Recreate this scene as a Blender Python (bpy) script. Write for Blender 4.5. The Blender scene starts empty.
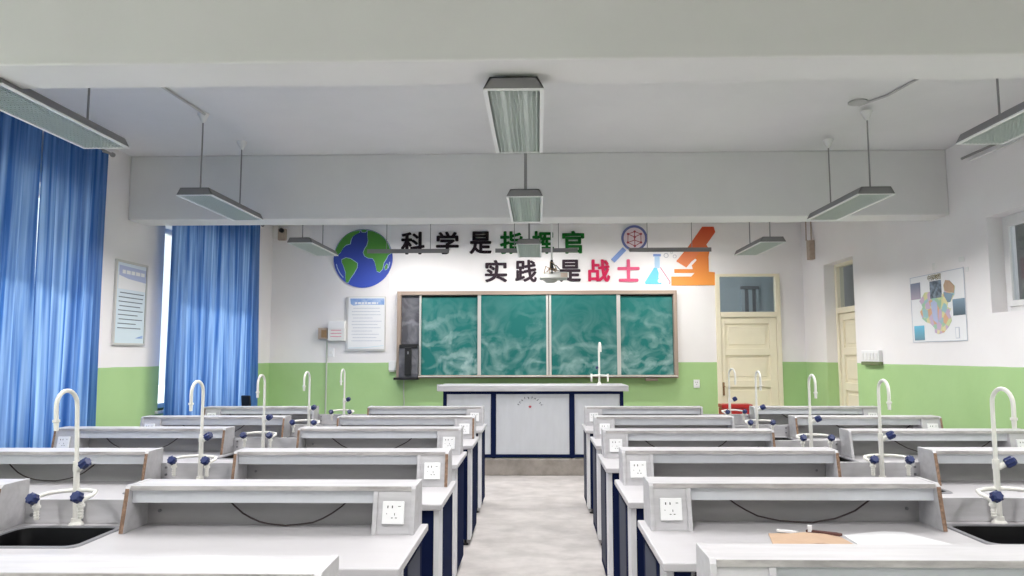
import bpy, bmesh, math, random
from math import sin, cos, tan, atan, radians, pi
from mathutils import Vector, Matrix, Euler

random.seed(7)
scene = bpy.context.scene
COL = scene.collection

# ------------------------------------------------------------------ camera
F_PX = 720.0
cam_d = bpy.data.cameras.new('camera')
cam_d.sensor_fit = 'HORIZONTAL'
cam_d.sensor_width = 36.0
cam_d.lens = 36.0 * F_PX / 1024.0
cam_d.shift_x = -10.0 / 1024.0
cam_d.clip_start = 0.05
cam_d.clip_end = 200
cam = bpy.data.objects.new('camera', cam_d)
COL.objects.link(cam)
_psi, _th, _ro = atan(16 / F_PX), atan(67 / F_PX), radians(0.12)
_f = Vector((-sin(_psi) * cos(_th), cos(_psi) * cos(_th), sin(_th)))
_r0 = Vector((cos(_psi), sin(_psi), 0))
_u0 = _r0.cross(_f)
_r = _r0 * cos(_ro) - _u0 * sin(_ro)
_u = _r0 * sin(_ro) + _u0 * cos(_ro)
cam.matrix_world = Matrix(((_r.x, _u.x, -_f.x, 0), (_r.y, _u.y, -_f.y, 0), (_r.z, _u.z, -_f.z, 1.49), (0, 0, 0, 1)))
scene.camera = cam

# ------------------------------------------------------------------ world, sun, daylight, exposure
world = bpy.data.worlds.new('sky')
scene.world = world
world.use_nodes = True
_bg = world.node_tree.nodes['Background']
_bg.inputs['Color'].default_value = (0.90, 0.95, 1.0, 1)
_bg.inputs['Strength'].default_value = 1.7

sun_d = bpy.data.lights.new('sun', 'SUN')
sun_d.energy = 16.0
sun_d.angle = radians(3.0)
sun_d.color = (1.0, 0.97, 0.92)
sun = bpy.data.objects.new('sun', sun_d)
COL.objects.link(sun)
_sd = Vector((cos(radians(63)) * 0.97, cos(radians(63)) * 0.22, -sin(radians(63))))
sun.rotation_euler = _sd.to_track_quat('-Z', 'Y').to_euler()
sun.location = (-8, 3, 8)

# daylight openings: portals only guide the sampling of the sky through the open windows
def portal(loc, sx, sy, direction):
    d = bpy.data.lights.new('daylight_opening', 'AREA')
    d.shape = 'RECTANGLE'
    d.size, d.size_y = sx, sy
    d.cycles.is_portal = True
    o = bpy.data.objects.new('daylight_opening', d)
    COL.objects.link(o)
    o.location = loc
    o.rotation_euler = Vector(direction).to_track_quat('-Z', 'Y').to_euler()
    return o

scene.view_settings.view_transform = 'Standard'
scene.view_settings.look = 'None'
scene.view_settings.gamma = 1.0
scene.view_settings.exposure = 0.0
scene.view_settings.use_curve_mapping = False

# ------------------------------------------------------------------ materials
def mat(name, col, rough=0.6, metal=0.0, spec=0.4, noise=0.0, nscale=8.0, stretch=(1, 1, 1), bump=0.0, dark=None, detail=6.0):
    m = bpy.data.materials.new(name)
    m.use_nodes = True
    nt = m.node_tree
    b = nt.nodes['Principled BSDF']
    b.inputs['Base Color'].default_value = (*col, 1)
    b.inputs['Roughness'].default_value = rough
    b.inputs['Metallic'].default_value = metal
    b.inputs['Specular IOR Level'].default_value = spec
    if noise > 0 or bump > 0:
        tc = nt.nodes.new('ShaderNodeTexCoord')
        mp = nt.nodes.new('ShaderNodeMapping')
        mp.inputs['Scale'].default_value = stretch
        nz = nt.nodes.new('ShaderNodeTexNoise')
        nz.inputs['Scale'].default_value = nscale
        nz.inputs['Detail'].default_value = detail
        nz.inputs['Roughness'].default_value = 0.6
        nt.links.new(tc.outputs['Object'], mp.inputs['Vector'])
        nt.links.new(mp.outputs['Vector'], nz.inputs['Vector'])
        if noise > 0:
            rp = nt.nodes.new('ShaderNodeValToRGB')
            d = dark or tuple(c * (1 - noise) for c in col)
            rp.color_ramp.elements[0].position = 0.36
            rp.color_ramp.elements[0].color = (*d, 1)
            rp.color_ramp.elements[1].position = 0.62
            rp.color_ramp.elements[1].color = (*col, 1)
            nt.links.new(nz.outputs['Fac'], rp.inputs['Fac'])
            nt.links.new(rp.outputs['Color'], b.inputs['Base Color'])
        if bump > 0:
            bp = nt.nodes.new('ShaderNodeBump')
            bp.inputs['Strength'].default_value = bump
            bp.inputs['Distance'].default_value = 0.01
            nt.links.new(nz.outputs['Fac'], bp.inputs['Height'])
            nt.links.new(bp.outputs['Normal'], b.inputs['Normal'])
    return m

def wall_paint():
    """white paint above, green dado paint below 1.38 m"""
    m = bpy.data.materials.new('wall_paint')
    m.use_nodes = True
    nt = m.node_tree
    L = nt.links.new
    b = nt.nodes['Principled BSDF']
    b.inputs['Roughness'].default_value = 0.62
    b.inputs['Specular IOR Level'].default_value = 0.3
    g = nt.nodes.new('ShaderNodeNewGeometry')
    s = nt.nodes.new('ShaderNodeSeparateXYZ')
    L(g.outputs['Position'], s.inputs[0])
    nz = nt.nodes.new('ShaderNodeTexNoise')
    nz.inputs['Scale'].default_value = 1.7
    nz.inputs['Detail'].default_value = 8
    L(g.outputs['Position'], nz.inputs['Vector'])
    edge = nt.nodes.new('ShaderNodeMath'); edge.operation = 'MULTIPLY_ADD'
    edge.inputs[1].default_value = 0.02; edge.inputs[2].default_value = 1.372
    L(nz.outputs['Fac'], edge.inputs[0])
    gt = nt.nodes.new('ShaderNodeMath'); gt.operation = 'GREATER_THAN'
    L(s.outputs['Z'], gt.inputs[0]); L(edge.outputs[0], gt.inputs[1])
    def ramp(a, c):
        r = nt.nodes.new('ShaderNodeValToRGB')
        r.color_ramp.elements[0].position = 0.3; r.color_ramp.elements[0].color = (*a, 1)
        r.color_ramp.elements[1].position = 0.6; r.color_ramp.elements[1].color = (*c, 1)
        L(nz.outputs['Fac'], r.inputs['Fac'])
        return r
    white = ramp((0.835, 0.805, 0.81), (0.865, 0.84, 0.845))
    green = ramp((0.375, 0.57, 0.255), (0.41, 0.61, 0.285))
    mx = nt.nodes.new('ShaderNodeMix'); mx.data_type = 'RGBA'
    L(gt.outputs[0], mx.inputs['Factor'])
    L(green.outputs['Color'], mx.inputs[6]); L(white.outputs['Color'], mx.inputs[7])
    L(mx.outputs[2], b.inputs['Base Color'])
    bp = nt.nodes.new('ShaderNodeBump'); bp.inputs['Strength'].default_value = 0.08; bp.inputs['Distance'].default_value = 0.01
    n2 = nt.nodes.new('ShaderNodeTexNoise'); n2.inputs['Scale'].default_value = 22
    L(g.outputs['Position'], n2.inputs['Vector']); L(n2.outputs['Fac'], bp.inputs['Height']); L(bp.outputs['Normal'], b.inputs['Normal'])
    return m

def curtain_mat():
    m = bpy.data.materials.new('curtain_cloth')
    m.use_nodes = True
    nt = m.node_tree
    L = nt.links.new
    out = nt.nodes['Material Output']
    nt.nodes.remove(nt.nodes['Principled BSDF'])
    tc = nt.nodes.new('ShaderNodeTexCoord')
    mp = nt.nodes.new('ShaderNodeMapping'); mp.inputs['Scale'].default_value = (14, 14, 0.35)
    L(tc.outputs['Object'], mp.inputs['Vector'])
    nz = nt.nodes.new('ShaderNodeTexNoise'); nz.inputs['Scale'].default_value = 1.6; nz.inputs['Detail'].default_value = 5
    L(mp.outputs['Vector'], nz.inputs['Vector'])
    r = nt.nodes.new('ShaderNodeValToRGB')
    r.color_ramp.elements[0].position = 0.35; r.color_ramp.elements[0].color = (0.03, 0.13, 0.42, 1)
    r.color_ramp.elements[1].position = 0.68; r.color_ramp.elements[1].color = (0.06, 0.20, 0.55, 1)
    L(nz.outputs['Fac'], r.inputs['Fac'])
    r2 = nt.nodes.new('ShaderNodeValToRGB')
    r2.color_ramp.elements[0].position = 0.38; r2.color_ramp.elements[0].color = (0.022, 0.09, 0.30, 1)
    r2.color_ramp.elements[1].position = 0.70; r2.color_ramp.elements[1].color = (0.50, 0.66, 0.90, 1)
    L(nz.outputs['Fac'], r2.inputs['Fac'])
    d = nt.nodes.new('ShaderNodeBsdfDiffuse'); L(r.outputs['Color'], d.inputs['Color'])
    t = nt.nodes.new('ShaderNodeBsdfTranslucent'); L(r2.outputs['Color'], t.inputs['Color'])
    g = nt.nodes.new('ShaderNodeBsdfGlossy'); g.inputs['Roughness'].default_value = 0.45; g.inputs['Color'].default_value = (0.5, 0.6, 0.8, 1)
    mx = nt.nodes.new('ShaderNodeMixShader'); mx.inputs[0].default_value = 0.42
    L(d.outputs[0], mx.inputs[1]); L(t.outputs[0], mx.inputs[2])
    m2 = nt.nodes.new('ShaderNodeMixShader'); m2.inputs[0].default_value = 0.06
    L(mx.outputs[0], m2.inputs[1]); L(g.outputs[0], m2.inputs[2])
    L(m2.outputs[0], out.inputs['Surface'])
    return m

def glass_mat(name, tint=(0.9, 0.95, 0.95), refl=1.0):
    m = bpy.data.materials.new(name)
    m.use_nodes = True
    nt = m.node_tree
    L = nt.links.new
    out = nt.nodes['Material Output']
    nt.nodes.remove(nt.nodes['Principled BSDF'])
    t = nt.nodes.new('ShaderNodeBsdfTransparent'); t.inputs['Color'].default_value = (*tint, 1)
    g = nt.nodes.new('ShaderNodeBsdfGlossy'); g.inputs['Roughness'].default_value = 0.03
    fr = nt.nodes.new('ShaderNodeFresnel'); fr.inputs['IOR'].default_value = 1.5
    ge = nt.nodes.new('ShaderNodeNewGeometry')
    ma = nt.nodes.new('ShaderNodeMath'); ma.operation = 'MULTIPLY_ADD'; ma.inputs[1].default_value = 1 / 1.5 - 1.5; ma.inputs[2].default_value = 1.5
    L(ge.outputs['Backfacing'], ma.inputs[0]); L(ma.outputs[0], fr.inputs['IOR'])
    mx = nt.nodes.new('ShaderNodeMixShader')
    L(fr.outputs[0], mx.inputs[0]); L(t.outputs[0], mx.inputs[1]); L(g.outputs[0], mx.inputs[2])
    L(mx.outputs[0], out.inputs['Surface'])
    return m

def chalkboard_mat(name, base, chalk, amt):
    """painted board with wiped chalk: streaks and swirled smears"""
    m = bpy.data.materials.new(name)
    m.use_nodes = True
    nt = m.node_tree
    L = nt.links.new
    b = nt.nodes['Principled BSDF']
    b.inputs['Roughness'].default_value = 0.55
    b.inputs['Specular IOR Level'].default_value = 0.25
    tc = nt.nodes.new('ShaderNodeTexCoord')
    n0 = nt.nodes.new('ShaderNodeTexNoise'); n0.inputs['Scale'].default_value = 1.6; n0.inputs['Detail'].default_value = 3
    oi = nt.nodes.new('ShaderNodeObjectInfo')
    sc3 = nt.nodes.new('ShaderNodeMath'); sc3.operation = 'MULTIPLY'; sc3.inputs[1].default_value = 17.0
    L(oi.outputs['Random'], sc3.inputs[0])
    va = nt.nodes.new('ShaderNodeVectorMath'); va.operation = 'ADD'
    L(tc.outputs['Object'], va.inputs[0]); L(sc3.outputs[0], va.inputs[1])
    L(va.outputs[0], n0.inputs['Vector'])
    wv = nt.nodes.new('ShaderNodeTexWave'); wv.wave_type = 'RINGS'; wv.inputs['Scale'].default_value = 1.3
    wv.inputs['Distortion'].default_value = 9.0; wv.inputs['Detail'].default_value = 5; wv.inputs['Detail Scale'].default_value = 1.6
    L(va.outputs[0], wv.inputs['Vector'])
    n1 = nt.nodes.new('ShaderNodeTexNoise'); n1.inputs['Scale'].default_value = 3.2; n1.inputs['Detail'].default_value = 9
    n1.inputs['Distortion'].default_value = 1.6
    L(va.outputs[0], n1.inputs['Vector'])
    r1 = nt.nodes.new('ShaderNodeValToRGB'); r1.color_ramp.elements[0].position = 0.42; r1.color_ramp.elements[1].position = 0.80
    L(n1.outputs['Fac'], r1.inputs['Fac'])
    r0 = nt.nodes.new('ShaderNodeValToRGB'); r0.color_ramp.elements[0].position = 0.40; r0.color_ramp.elements[1].position = 0.62
    L(n0.outputs['Fac'], r0.inputs['Fac'])
    rw = nt.nodes.new('ShaderNodeValToRGB'); rw.color_ramp.elements[0].position = 0.72; rw.color_ramp.elements[1].position = 1.0
    L(wv.outputs['Fac'], rw.inputs['Fac'])
    a = nt.nodes.new('ShaderNodeMath'); a.operation = 'MULTIPLY'; L(rw.outputs['Color'], a.inputs[0]); L(r0.outputs['Color'], a.inputs[1])
    a2 = nt.nodes.new('ShaderNodeMath'); a2.operation = 'MULTIPLY_ADD'; a2.inputs[1].default_value = 0.65
    L(a.outputs[0], a2.inputs[0]); L(r1.outputs['Color'], a2.inputs[2])
    sp = nt.nodes.new('ShaderNodeSeparateXYZ'); L(tc.outputs['Object'], sp.inputs[0])
    mr = nt.nodes.new('ShaderNodeMapRange'); mr.inputs['From Min'].default_value = 1.1; mr.inputs['From Max'].default_value = -0.1
    mr.inputs['To Min'].default_value = 0.10; mr.inputs['To Max'].default_value = 1.0
    L(sp.outputs['Z'], mr.inputs['Value'])
    a3 = nt.nodes.new('ShaderNodeMath'); a3.operation = 'MULTIPLY'; L(a2.outputs[0], a3.inputs[0]); L(mr.outputs[0], a3.inputs[1])
    a4 = nt.nodes.new('ShaderNodeMath'); a4.operation = 'MULTIPLY'; a4.use_clamp = True; a4.inputs[1].default_value = amt
    L(a3.outputs[0], a4.inputs[0])
    mx = nt.nodes.new('ShaderNodeMix'); mx.data_type = 'RGBA'
    mx.inputs[6].default_value = (*base, 1); mx.inputs[7].default_value = (*chalk, 1)
    L(a4.outputs[0], mx.inputs['Factor']); L(mx.outputs[2], b.inputs['Base Color'])
    return m

def gradient_z(name, z0, z1, c0, c1, rough=0.6):
    """flat print whose ink runs from c0 at z0 to c1 at z1"""
    m = bpy.data.materials.new(name)
    m.use_nodes = True
    nt = m.node_tree
    b = nt.nodes['Principled BSDF']; b.inputs['Roughness'].default_value = rough
    tc = nt.nodes.new('ShaderNodeTexCoord'); s = nt.nodes.new('ShaderNodeSeparateXYZ')
    nt.links.new(tc.outputs['Object'], s.inputs[0])
    mr = nt.nodes.new('ShaderNodeMapRange'); mr.inputs['From Min'].default_value = z0; mr.inputs['From Max'].default_value = z1
    nt.links.new(s.outputs['Z'], mr.inputs['Value'])
    mx = nt.nodes.new('ShaderNodeMix'); mx.data_type = 'RGBA'
    mx.inputs[6].default_value = (*c0, 1); mx.inputs[7].default_value = (*c1, 1)
    nt.links.new(mr.outputs[0], mx.inputs['Factor']); nt.links.new(mx.outputs[2], b.inputs['Base Color'])
    return m

def voronoi_mat(name, scale, cols):
    m = bpy.data.materials.new(name)
    m.use_nodes = True
    nt = m.node_tree
    b = nt.nodes['Principled BSDF']; b.inputs['Roughness'].default_value = 0.55
    tc = nt.nodes.new('ShaderNodeTexCoord')
    v = nt.nodes.new('ShaderNodeTexVoronoi'); v.inputs['Scale'].default_value = scale
    nt.links.new(tc.outputs['Object'], v.inputs['Vector'])
    s = nt.nodes.new('ShaderNodeSeparateColor'); nt.links.new(v.outputs['Color'], s.inputs[0])
    r = nt.nodes.new('ShaderNodeValToRGB'); r.color_ramp.interpolation = 'CONSTANT'
    els = r.color_ramp.elements
    while len(els) < len(cols): els.new(0.5)
    for i, c in enumerate(cols):
        els[i].position = i / len(cols); els[i].color = (*c, 1)
    nt.links.new(s.outputs[0], r.inputs['Fac']); nt.links.new(r.outputs['Color'], b.inputs['Base Color'])
    return m

M = {}
M['wall'] = wall_paint()
M['ceiling'] = mat('ceiling_paint', (0.77, 0.76, 0.765), 0.8, noise=0.04, nscale=1.5, bump=0.05)
M['beam'] = mat('beam_paint', (0.755, 0.745, 0.745), 0.75, noise=0.04, nscale=1.5, bump=0.05)
M['floor'] = mat('floor_concrete', (0.54, 0.505, 0.49), 0.5, noise=0.26, nscale=3.4, stretch=(1.0, 1.25, 1), bump=0.06, detail=11)
M['plinth'] = mat('plinth_concrete', (0.34, 0.305, 0.275), 0.75, noise=0.3, nscale=6, bump=0.15, detail=10)
M['laminate'] = mat('grey_laminate', (0.525, 0.515, 0.535), 0.42, noise=0.14, nscale=9, stretch=(0.35, 3, 3), detail=8)
M['top'] = mat('worktop_laminate', (0.50, 0.487, 0.505), 0.36, noise=0.05, nscale=5, stretch=(0.4, 2, 2), detail=8)
M['panel'] = mat('panel_laminate', (0.55, 0.565, 0.60), 0.45, noise=0.05, nscale=7, stretch=(2, 2, 0.5))
M['inner'] = mat('inner_board', (0.40, 0.39, 0.395), 0.6, noise=0.12, nscale=7, stretch=(0.5, 2, 2))
M['worn'] = mat('worn_edge', (0.50, 0.475, 0.47), 0.6, noise=0.4, nscale=14, stretch=(.5, 2, 2), detail=9)
M['chipboard'] = mat('raw_chipboard_edge', (0.30, 0.19, 0.13), 0.85, noise=0.45, nscale=60, bump=0.3)
M['navy'] = mat('navy_steel', (0.007, 0.012, 0.045), 0.8, spec=0.03)
M['insetgrey'] = mat('inset_grey', (0.085, 0.09, 0.115), 0.8, spec=0.05)
M['black'] = mat('black_plastic', (0.012, 0.012, 0.014), 0.45)
M['basin'] = mat('black_basin', (0.004, 0.004, 0.005), 0.4, spec=0.2)
M['rim'] = mat('grey_rim', (0.20, 0.20, 0.215), 0.35)
M['tap'] = mat('cream_enamel', (0.80, 0.785, 0.74), 0.3, spec=0.5)
M['knob'] = mat('blue_knob', (0.010, 0.022, 0.11), 0.4, spec=0.5)
M['plate'] = mat('white_plastic', (0.82, 0.82, 0.83), 0.35, spec=0.5)
M['dark'] = mat('dark_slot', (0.02, 0.02, 0.022), 0.6)
M['cable'] = mat('cable', (0.045, 0.03, 0.03), 0.6)
M['housing'] = mat('grey_housing', (0.235, 0.225, 0.235), 0.5, metal=0.1)
M['mirror'] = mat('louver_mirror', (0.74, 0.77, 0.75), 0.25, metal=1.0)
M['trimwhite'] = mat('white_lamp_trim', (0.86, 0.86, 0.86), 0.4)
M['rod'] = mat('grey_rod', (0.30, 0.29, 0.29), 0.4, metal=0.4)
M['blade'] = mat('louver_blade', (0.66, 0.70, 0.68), 0.35, metal=0.7)
M['tube'] = mat('lamp_tube', (0.85, 0.87, 0.86), 0.25)
M['curtain'] = curtain_mat()
M['glass'] = glass_mat('window_glass')
M['glass_dark'] = glass_mat('grey_glass', (0.84, 0.87, 0.89))
M['pvc'] = mat('white_pvc', (0.80, 0.79, 0.79), 0.35)
M['door'] = mat('cream_door_paint', (0.88, 0.81, 0.63), 0.45, noise=0.05, nscale=3)
M['board'] = chalkboard_mat('green_board', (0.012, 0.155, 0.145), (0.40, 0.54, 0.53), 1.0)
M['board2'] = chalkboard_mat('green_board_wiped', (0.010, 0.140, 0.130), (0.36, 0.50, 0.49), 0.72)
M['boardgrey'] = chalkboard_mat('grey_board', (0.085, 0.085, 0.10), (0.40, 0.40, 0.44), 0.6)
M['boardframe'] = mat('board_frame', (0.36, 0.28, 0.23), 0.5, metal=0.1)
M['alu'] = mat('aluminium', (0.66, 0.64, 0.62), 0.35, metal=0.4)
M['ink_black'] = mat('black_acrylic', (0.016, 0.010, 0.014), 0.65, spec=0.12)
M['ink_green'] = mat('green_acrylic', (0.008, 0.11, 0.018), 0.65, spec=0.12)
M['ink_grey'] = mat('charcoal_acrylic', (0.042, 0.028, 0.038), 0.65, spec=0.12)
M['ink_red'] = mat('crimson_acrylic', (0.55, 0.025, 0.09), 0.65, spec=0.12)
M['ink_pink'] = mat('rose_acrylic', (0.70, 0.11, 0.22), 0.65, spec=0.12)
M['ocean'] = gradient_z('ocean_print', -0.43, 0.43, (0.05, 0.10, 0.55), (0.014, 0.03, 0.22))
M['land'] = gradient_z('land_print', -0.43, 0.43, (0.10, 0.34, 0.05), (0.06, 0.24, 0.03))
M['coast'] = mat('coast_print', (0.45, 0.58, 0.72), 0.5)
M['scope'] = gradient_z('orange_print', 2.49, 3.37, (0.86, 0.33, 0.06), (0.60, 0.07, 0.02))
M['scope_head'] = gradient_z('vermilion_print', 2.70, 3.37, (0.80, 0.27, 0.10), (0.58, 0.06, 0.015))
M['ring'] = mat('lens_ring_print', (0.13, 0.15, 0.36), 0.5)
M['lens'] = mat('lens_print', (0.78, 0.66, 0.70), 0.5)
M['handle_blue'] = mat('handle_print', (0.22, 0.33, 0.66), 0.5)
M['molecule'] = mat('molecule_print', (0.38, 0.06, 0.08), 0.5)
M['liquid'] = mat('liquid_print', (0.14, 0.56, 0.86), 0.5)
M['flask_line'] = mat('flask_line_print', (0.55, 0.18, 0.30), 0.5)
M['flask_neck'] = mat('flask_neck_print', (0.42, 0.60, 0.80), 0.5)
M['bubble'] = mat('bubble_print', (0.52, 0.52, 0.58), 0.5)
M['paper'] = mat('paper', (0.84, 0.84, 0.86), 0.7)
M['sheet_blue'] = gradient_z('poster_blue_print', -0.4, 0.4, (0.66, 0.77, 0.83), (0.72, 0.79, 0.88))
M['header'] = mat('header_print', (0.22, 0.36, 0.68), 0.6, noise=0.4, nscale=9, dark=(0.5, 0.62, 0.82))
M['swoosh'] = mat('header_swoosh_print', (0.48, 0.53, 0.74), 0.6)
M['textgrey'] = mat('grey_print', (0.52, 0.55, 0.64), 0.7)
M['textdark'] = mat('dark_print', (0.05, 0.06, 0.08), 0.7)
M['textgrey2'] = mat('faded_dark_print', (0.16, 0.19, 0.22), 0.7)
M['tape'] = mat('tape', (0.86, 0.86, 0.85), 0.25, spec=0.6)
M['gold'] = mat('olive_gold_print', (0.20, 0.16, 0.05), 0.6)
M['map'] = voronoi_mat('province_print', 15.0, [(0.76, 0.70, 0.40), (0.36, 0.58, 0.42), (0.70, 0.68, 0.36), (0.34, 0.55, 0.58), (0.58, 0.66, 0.36), (0.70, 0.42, 0.26), (0.58, 0.44, 0.60)])
M['photo_sea'] = gradient_z('seaside_print', -0.08, 0.08, (0.07, 0.10, 0.13), (0.24, 0.34, 0.44))
M['photo_dusk'] = gradient_z('mountain_print', -0.08, 0.08, (0.42, 0.36, 0.44), (0.20, 0.24, 0.34))
M['photo_cyan'] = gradient_z('river_print', -0.08, 0.08, (0.14, 0.26, 0.34), (0.16, 0.56, 0.78))
M['photo_slate'] = mat('rock_print', (0.24, 0.30, 0.38), 0.6, noise=0.7, nscale=22)
M['ebox'] = mat('box_white', (0.78, 0.77, 0.76), 0.5)
M['projgrey'] = mat('projector_grey', (0.46, 0.46, 0.44), 0.5)
M['pipegrey'] = mat('grey_conduit', (0.50, 0.49, 0.49), 0.5)
M['brown'] = mat('brown_plastic', (0.30, 0.19, 0.10), 0.6)
M['pipe'] = mat('pipe_paint', (0.50, 0.53, 0.48), 0.5)
M['beige'] = mat('beige_plastic', (0.50, 0.40, 0.33), 0.6, noise=0.15, nscale=20)
M['red'] = mat('red_steel', (0.40, 0.02, 0.02), 0.4)
M['star'] = mat('star_red_print', (0.40, 0.02, 0.03), 0.5)
M['sheet_white'] = mat('loose_sheet', (0.68, 0.68, 0.70), 0.75)
M['spine'] = mat('folder_spine_brown', (0.10, 0.04, 0.035), 0.7)
M['kraft'] = mat('kraft_paper', (0.53, 0.37, 0.26), 0.8, noise=0.08, nscale=14)
M['bluegrey'] = mat('blue_grey_paint', (0.46, 0.51, 0.54), 0.7)
M['corridor'] = mat('corridor_paint', (0.48, 0.47, 0.47), 0.7)
M['sink_front'] = mat('cabinet_white', (0.66, 0.66, 0.68), 0.45)
M['ground'] = mat('yard_paving', (0.45, 0.44, 0.42), 0.9, noise=0.2, nscale=3)

# ------------------------------------------------------------------ mesh helpers
def bm_new():
    return bmesh.new()

def box(bm, x0, x1, y0, y1, z0, z1):
    if x0 > x1: x0, x1 = x1, x0
    if y0 > y1: y0, y1 = y1, y0
    if z0 > z1: z0, z1 = z1, z0
    v = [bm.verts.new(p) for p in ((x0, y0, z0), (x1, y0, z0), (x1, y1, z0), (x0, y1, z0), (x0, y0, z1), (x1, y0, z1), (x1, y1, z1), (x0, y1, z1))]
    for f in ((3, 2, 1, 0), (4, 5, 6, 7), (0, 1, 5, 4), (1, 2, 6, 5), (2, 3, 7, 6), (3, 0, 4, 7)):
        bm.faces.new([v[i] for i in f])
    return bm

def prism(bm, poly, axis, a, b):
    """poly: 2-D outline; extruded along axis from a to b. axis x -> (y,z), y -> (x,z), z -> (x,y)"""
    def P(p, t):
        return {'x': (t, p[0], p[1]), 'y': (p[0], t, p[1]), 'z': (p[0], p[1], t)}[axis]
    va = [bm.verts.new(P(p, a)) for p in poly]
    vb = [bm.verts.new(P(p, b)) for p in poly]
    n = len(poly)
    bm.faces.new(va); bm.faces.new(list(reversed(vb)))
    for i in range(n):
        j = (i + 1) % n
        bm.faces.new((va[j], va[i], vb[i], vb[j]))
    return bm

def tube(bm, pts, r, n=10, closed_ends=True):
    pts = [Vector(p) for p in pts]
    rs = r if isinstance(r, (list, tuple)) else [r] * len(pts)
    rings = []
    prev = None
    for i, p in enumerate(pts):
        if i == 0: t = pts[1] - pts[0]
        elif i == len(pts) - 1: t = pts[-1] - pts[-2]
        else: t = (pts[i + 1] - pts[i]).normalized() + (pts[i] - pts[i - 1]).normalized()
        t.normalize()
        if prev is None:
            ref = Vector((0, 0, 1)) if abs(t.z) < 0.9 else Vector((1, 0, 0))
            u = t.cross(ref).normalized()
        else:
            u = (prev - t * prev.dot(t)).normalized()
        prev = u
        w = t.cross(u)
        rings.append([bm.verts.new(p + (u * cos(2 * pi * k / n) + w * sin(2 * pi * k / n)) * rs[i]) for k in range(n)])
    for i in range(len(rings) - 1):
        for k in range(n):
            bm.faces.new((rings[i][k], rings[i][(k + 1) % n], rings[i + 1][(k + 1) % n], rings[i + 1][k]))
    if closed_ends:
        bm.faces.new(list(reversed(rings[0]))); bm.faces.new(rings[-1])
    return bm

def cyl(bm, a, b, r, n=16):
    return tube(bm, [a, b], r, n)

def disc_poly(cx, cz, r, n=32, a0=0.0):
    return [(cx + r * cos(a0 + 2 * pi * k / n), cz + r * sin(a0 + 2 * pi * k / n)) for k in range(n)]

def ring_prism(bm, cx, cz, r0, r1, y0, y1, n=40):
    vs = []
    for k in range(n):
        a = 2 * pi * k / n
        vs.append([bm.verts.new((cx + r * cos(a), y, cz + r * sin(a))) for r, y in ((r0, y0), (r1, y0), (r1, y1), (r0, y1))])
    for k in range(n):
        p, q = vs[k], vs[(k + 1) % n]
        for i in range(4):
            j = (i + 1) % 4
            bm.faces.new((p[i], p[j], q[j], q[i]))
    return bm

def obj(name, bm, m=None, parent=None, bevel=0.0, smooth=False, seg=2, loc=None):
    bmesh.ops.recalc_face_normals(bm, faces=bm.faces)
    me = bpy.data.meshes.new(name)
    bm.to_mesh(me); bm.free()
    if m: me.materials.append(m)
    o = bpy.data.objects.new(name, me)
    COL.objects.link(o)
    if parent: o.parent = parent
    if loc: o.location = loc
    if smooth:
        for p in me.polygons: p.use_smooth = True
        try: me.set_sharp_from_angle(angle=radians(40))
        except Exception: pass
    if bevel > 0:
        md = o.modifiers.new('edge', 'BEVEL'); md.width = bevel; md.segments = seg; md.limit_method = 'ANGLE'; md.angle_limit = radians(40)
    return o

def tag(o, label=None, cat=None, group=None, kind=None):
    if label: o['label'] = label
    if cat: o['category'] = cat
    if group: o['group'] = group
    if kind: o['kind'] = kind
    return o

def thing(name, loc, label, cat, group=None, rz=0.0):
    o = bpy.data.objects.new(name, None)
    o.empty_display_size = 0.1
    COL.objects.link(o)
    o.location = loc; o.rotation_euler = (0, 0, rz)
    return tag(o, label, cat, group)

def kids(o):
    return [c for c in bpy.data.objects if c.parent == o]

def copy_tree(o, parent=None):
    c = o.copy(); COL.objects.link(c)
    if parent: c.parent = parent
    for k in kids(o): copy_tree(k, c)
    return c

def struct(name, bm, m, label=None, parent=None, bevel=0.0):
    o = obj(name, bm, m, parent, bevel)
    if parent is None: tag(o, label, None, None, 'structure')
    return o

# ------------------------------------------------------------------ room shell
XL, XR, YB, YF, ZC = -3.97, 3.89, 10.60, -3.2, 3.43
TH = 0.30
FAR_DOOR = (2.60, 3.54, 0.0, 2.67)          # in the chalkboard wall
SIDE_DOOR = (8.92, 9.83, 0.0, 2.70)         # in the right wall
RWIN = (4.55, 6.25, 1.84, 2.67)
LWIN = [(-2.9, -0.4, 0.92, 2.80), (0.1, 2.75, 0.92, 2.80), (3.75, 6.10, 0.92, 2.87), (7.50, 9.60, 0.92, 2.90)]

def wall_boxes(bm, a0, a1, z0, z1, openings, put):
    cuts = sorted(set([a0, a1] + [v for o in openings for v in o[:2]]))
    for p, q in zip(cuts[:-1], cuts[1:]):
        op = [o for o in openings if o[0] <= p and o[1] >= q]
        if not op: put(bm, p, q, z0, z1)
        else:
            o = op[0]
            if o[2] > z0: put(bm, p, q, z0, o[2])
            if o[3] < z1: put(bm, p, q, o[3], z1)

def wall_along_y(name, x0, x1, openings, label):
    bm = bm_new()
    wall_boxes(bm, YF - TH, YB + 0.12, 0.0, ZC, openings, lambda b, p, q, z0, z1: box(b, x0, x1, p, q, z0, z1))
    return struct(name, bm, M['wall'], label)

def wall_along_x(name, y0, y1, openings, label):
    bm = bm_new()
    wall_boxes(bm, XL, XR, 0.0, ZC, openings, lambda b, p, q, z0, z1: box(b, p, q, y0, y1, z0, z1))
    return struct(name, bm, M['wall'], label)

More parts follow.
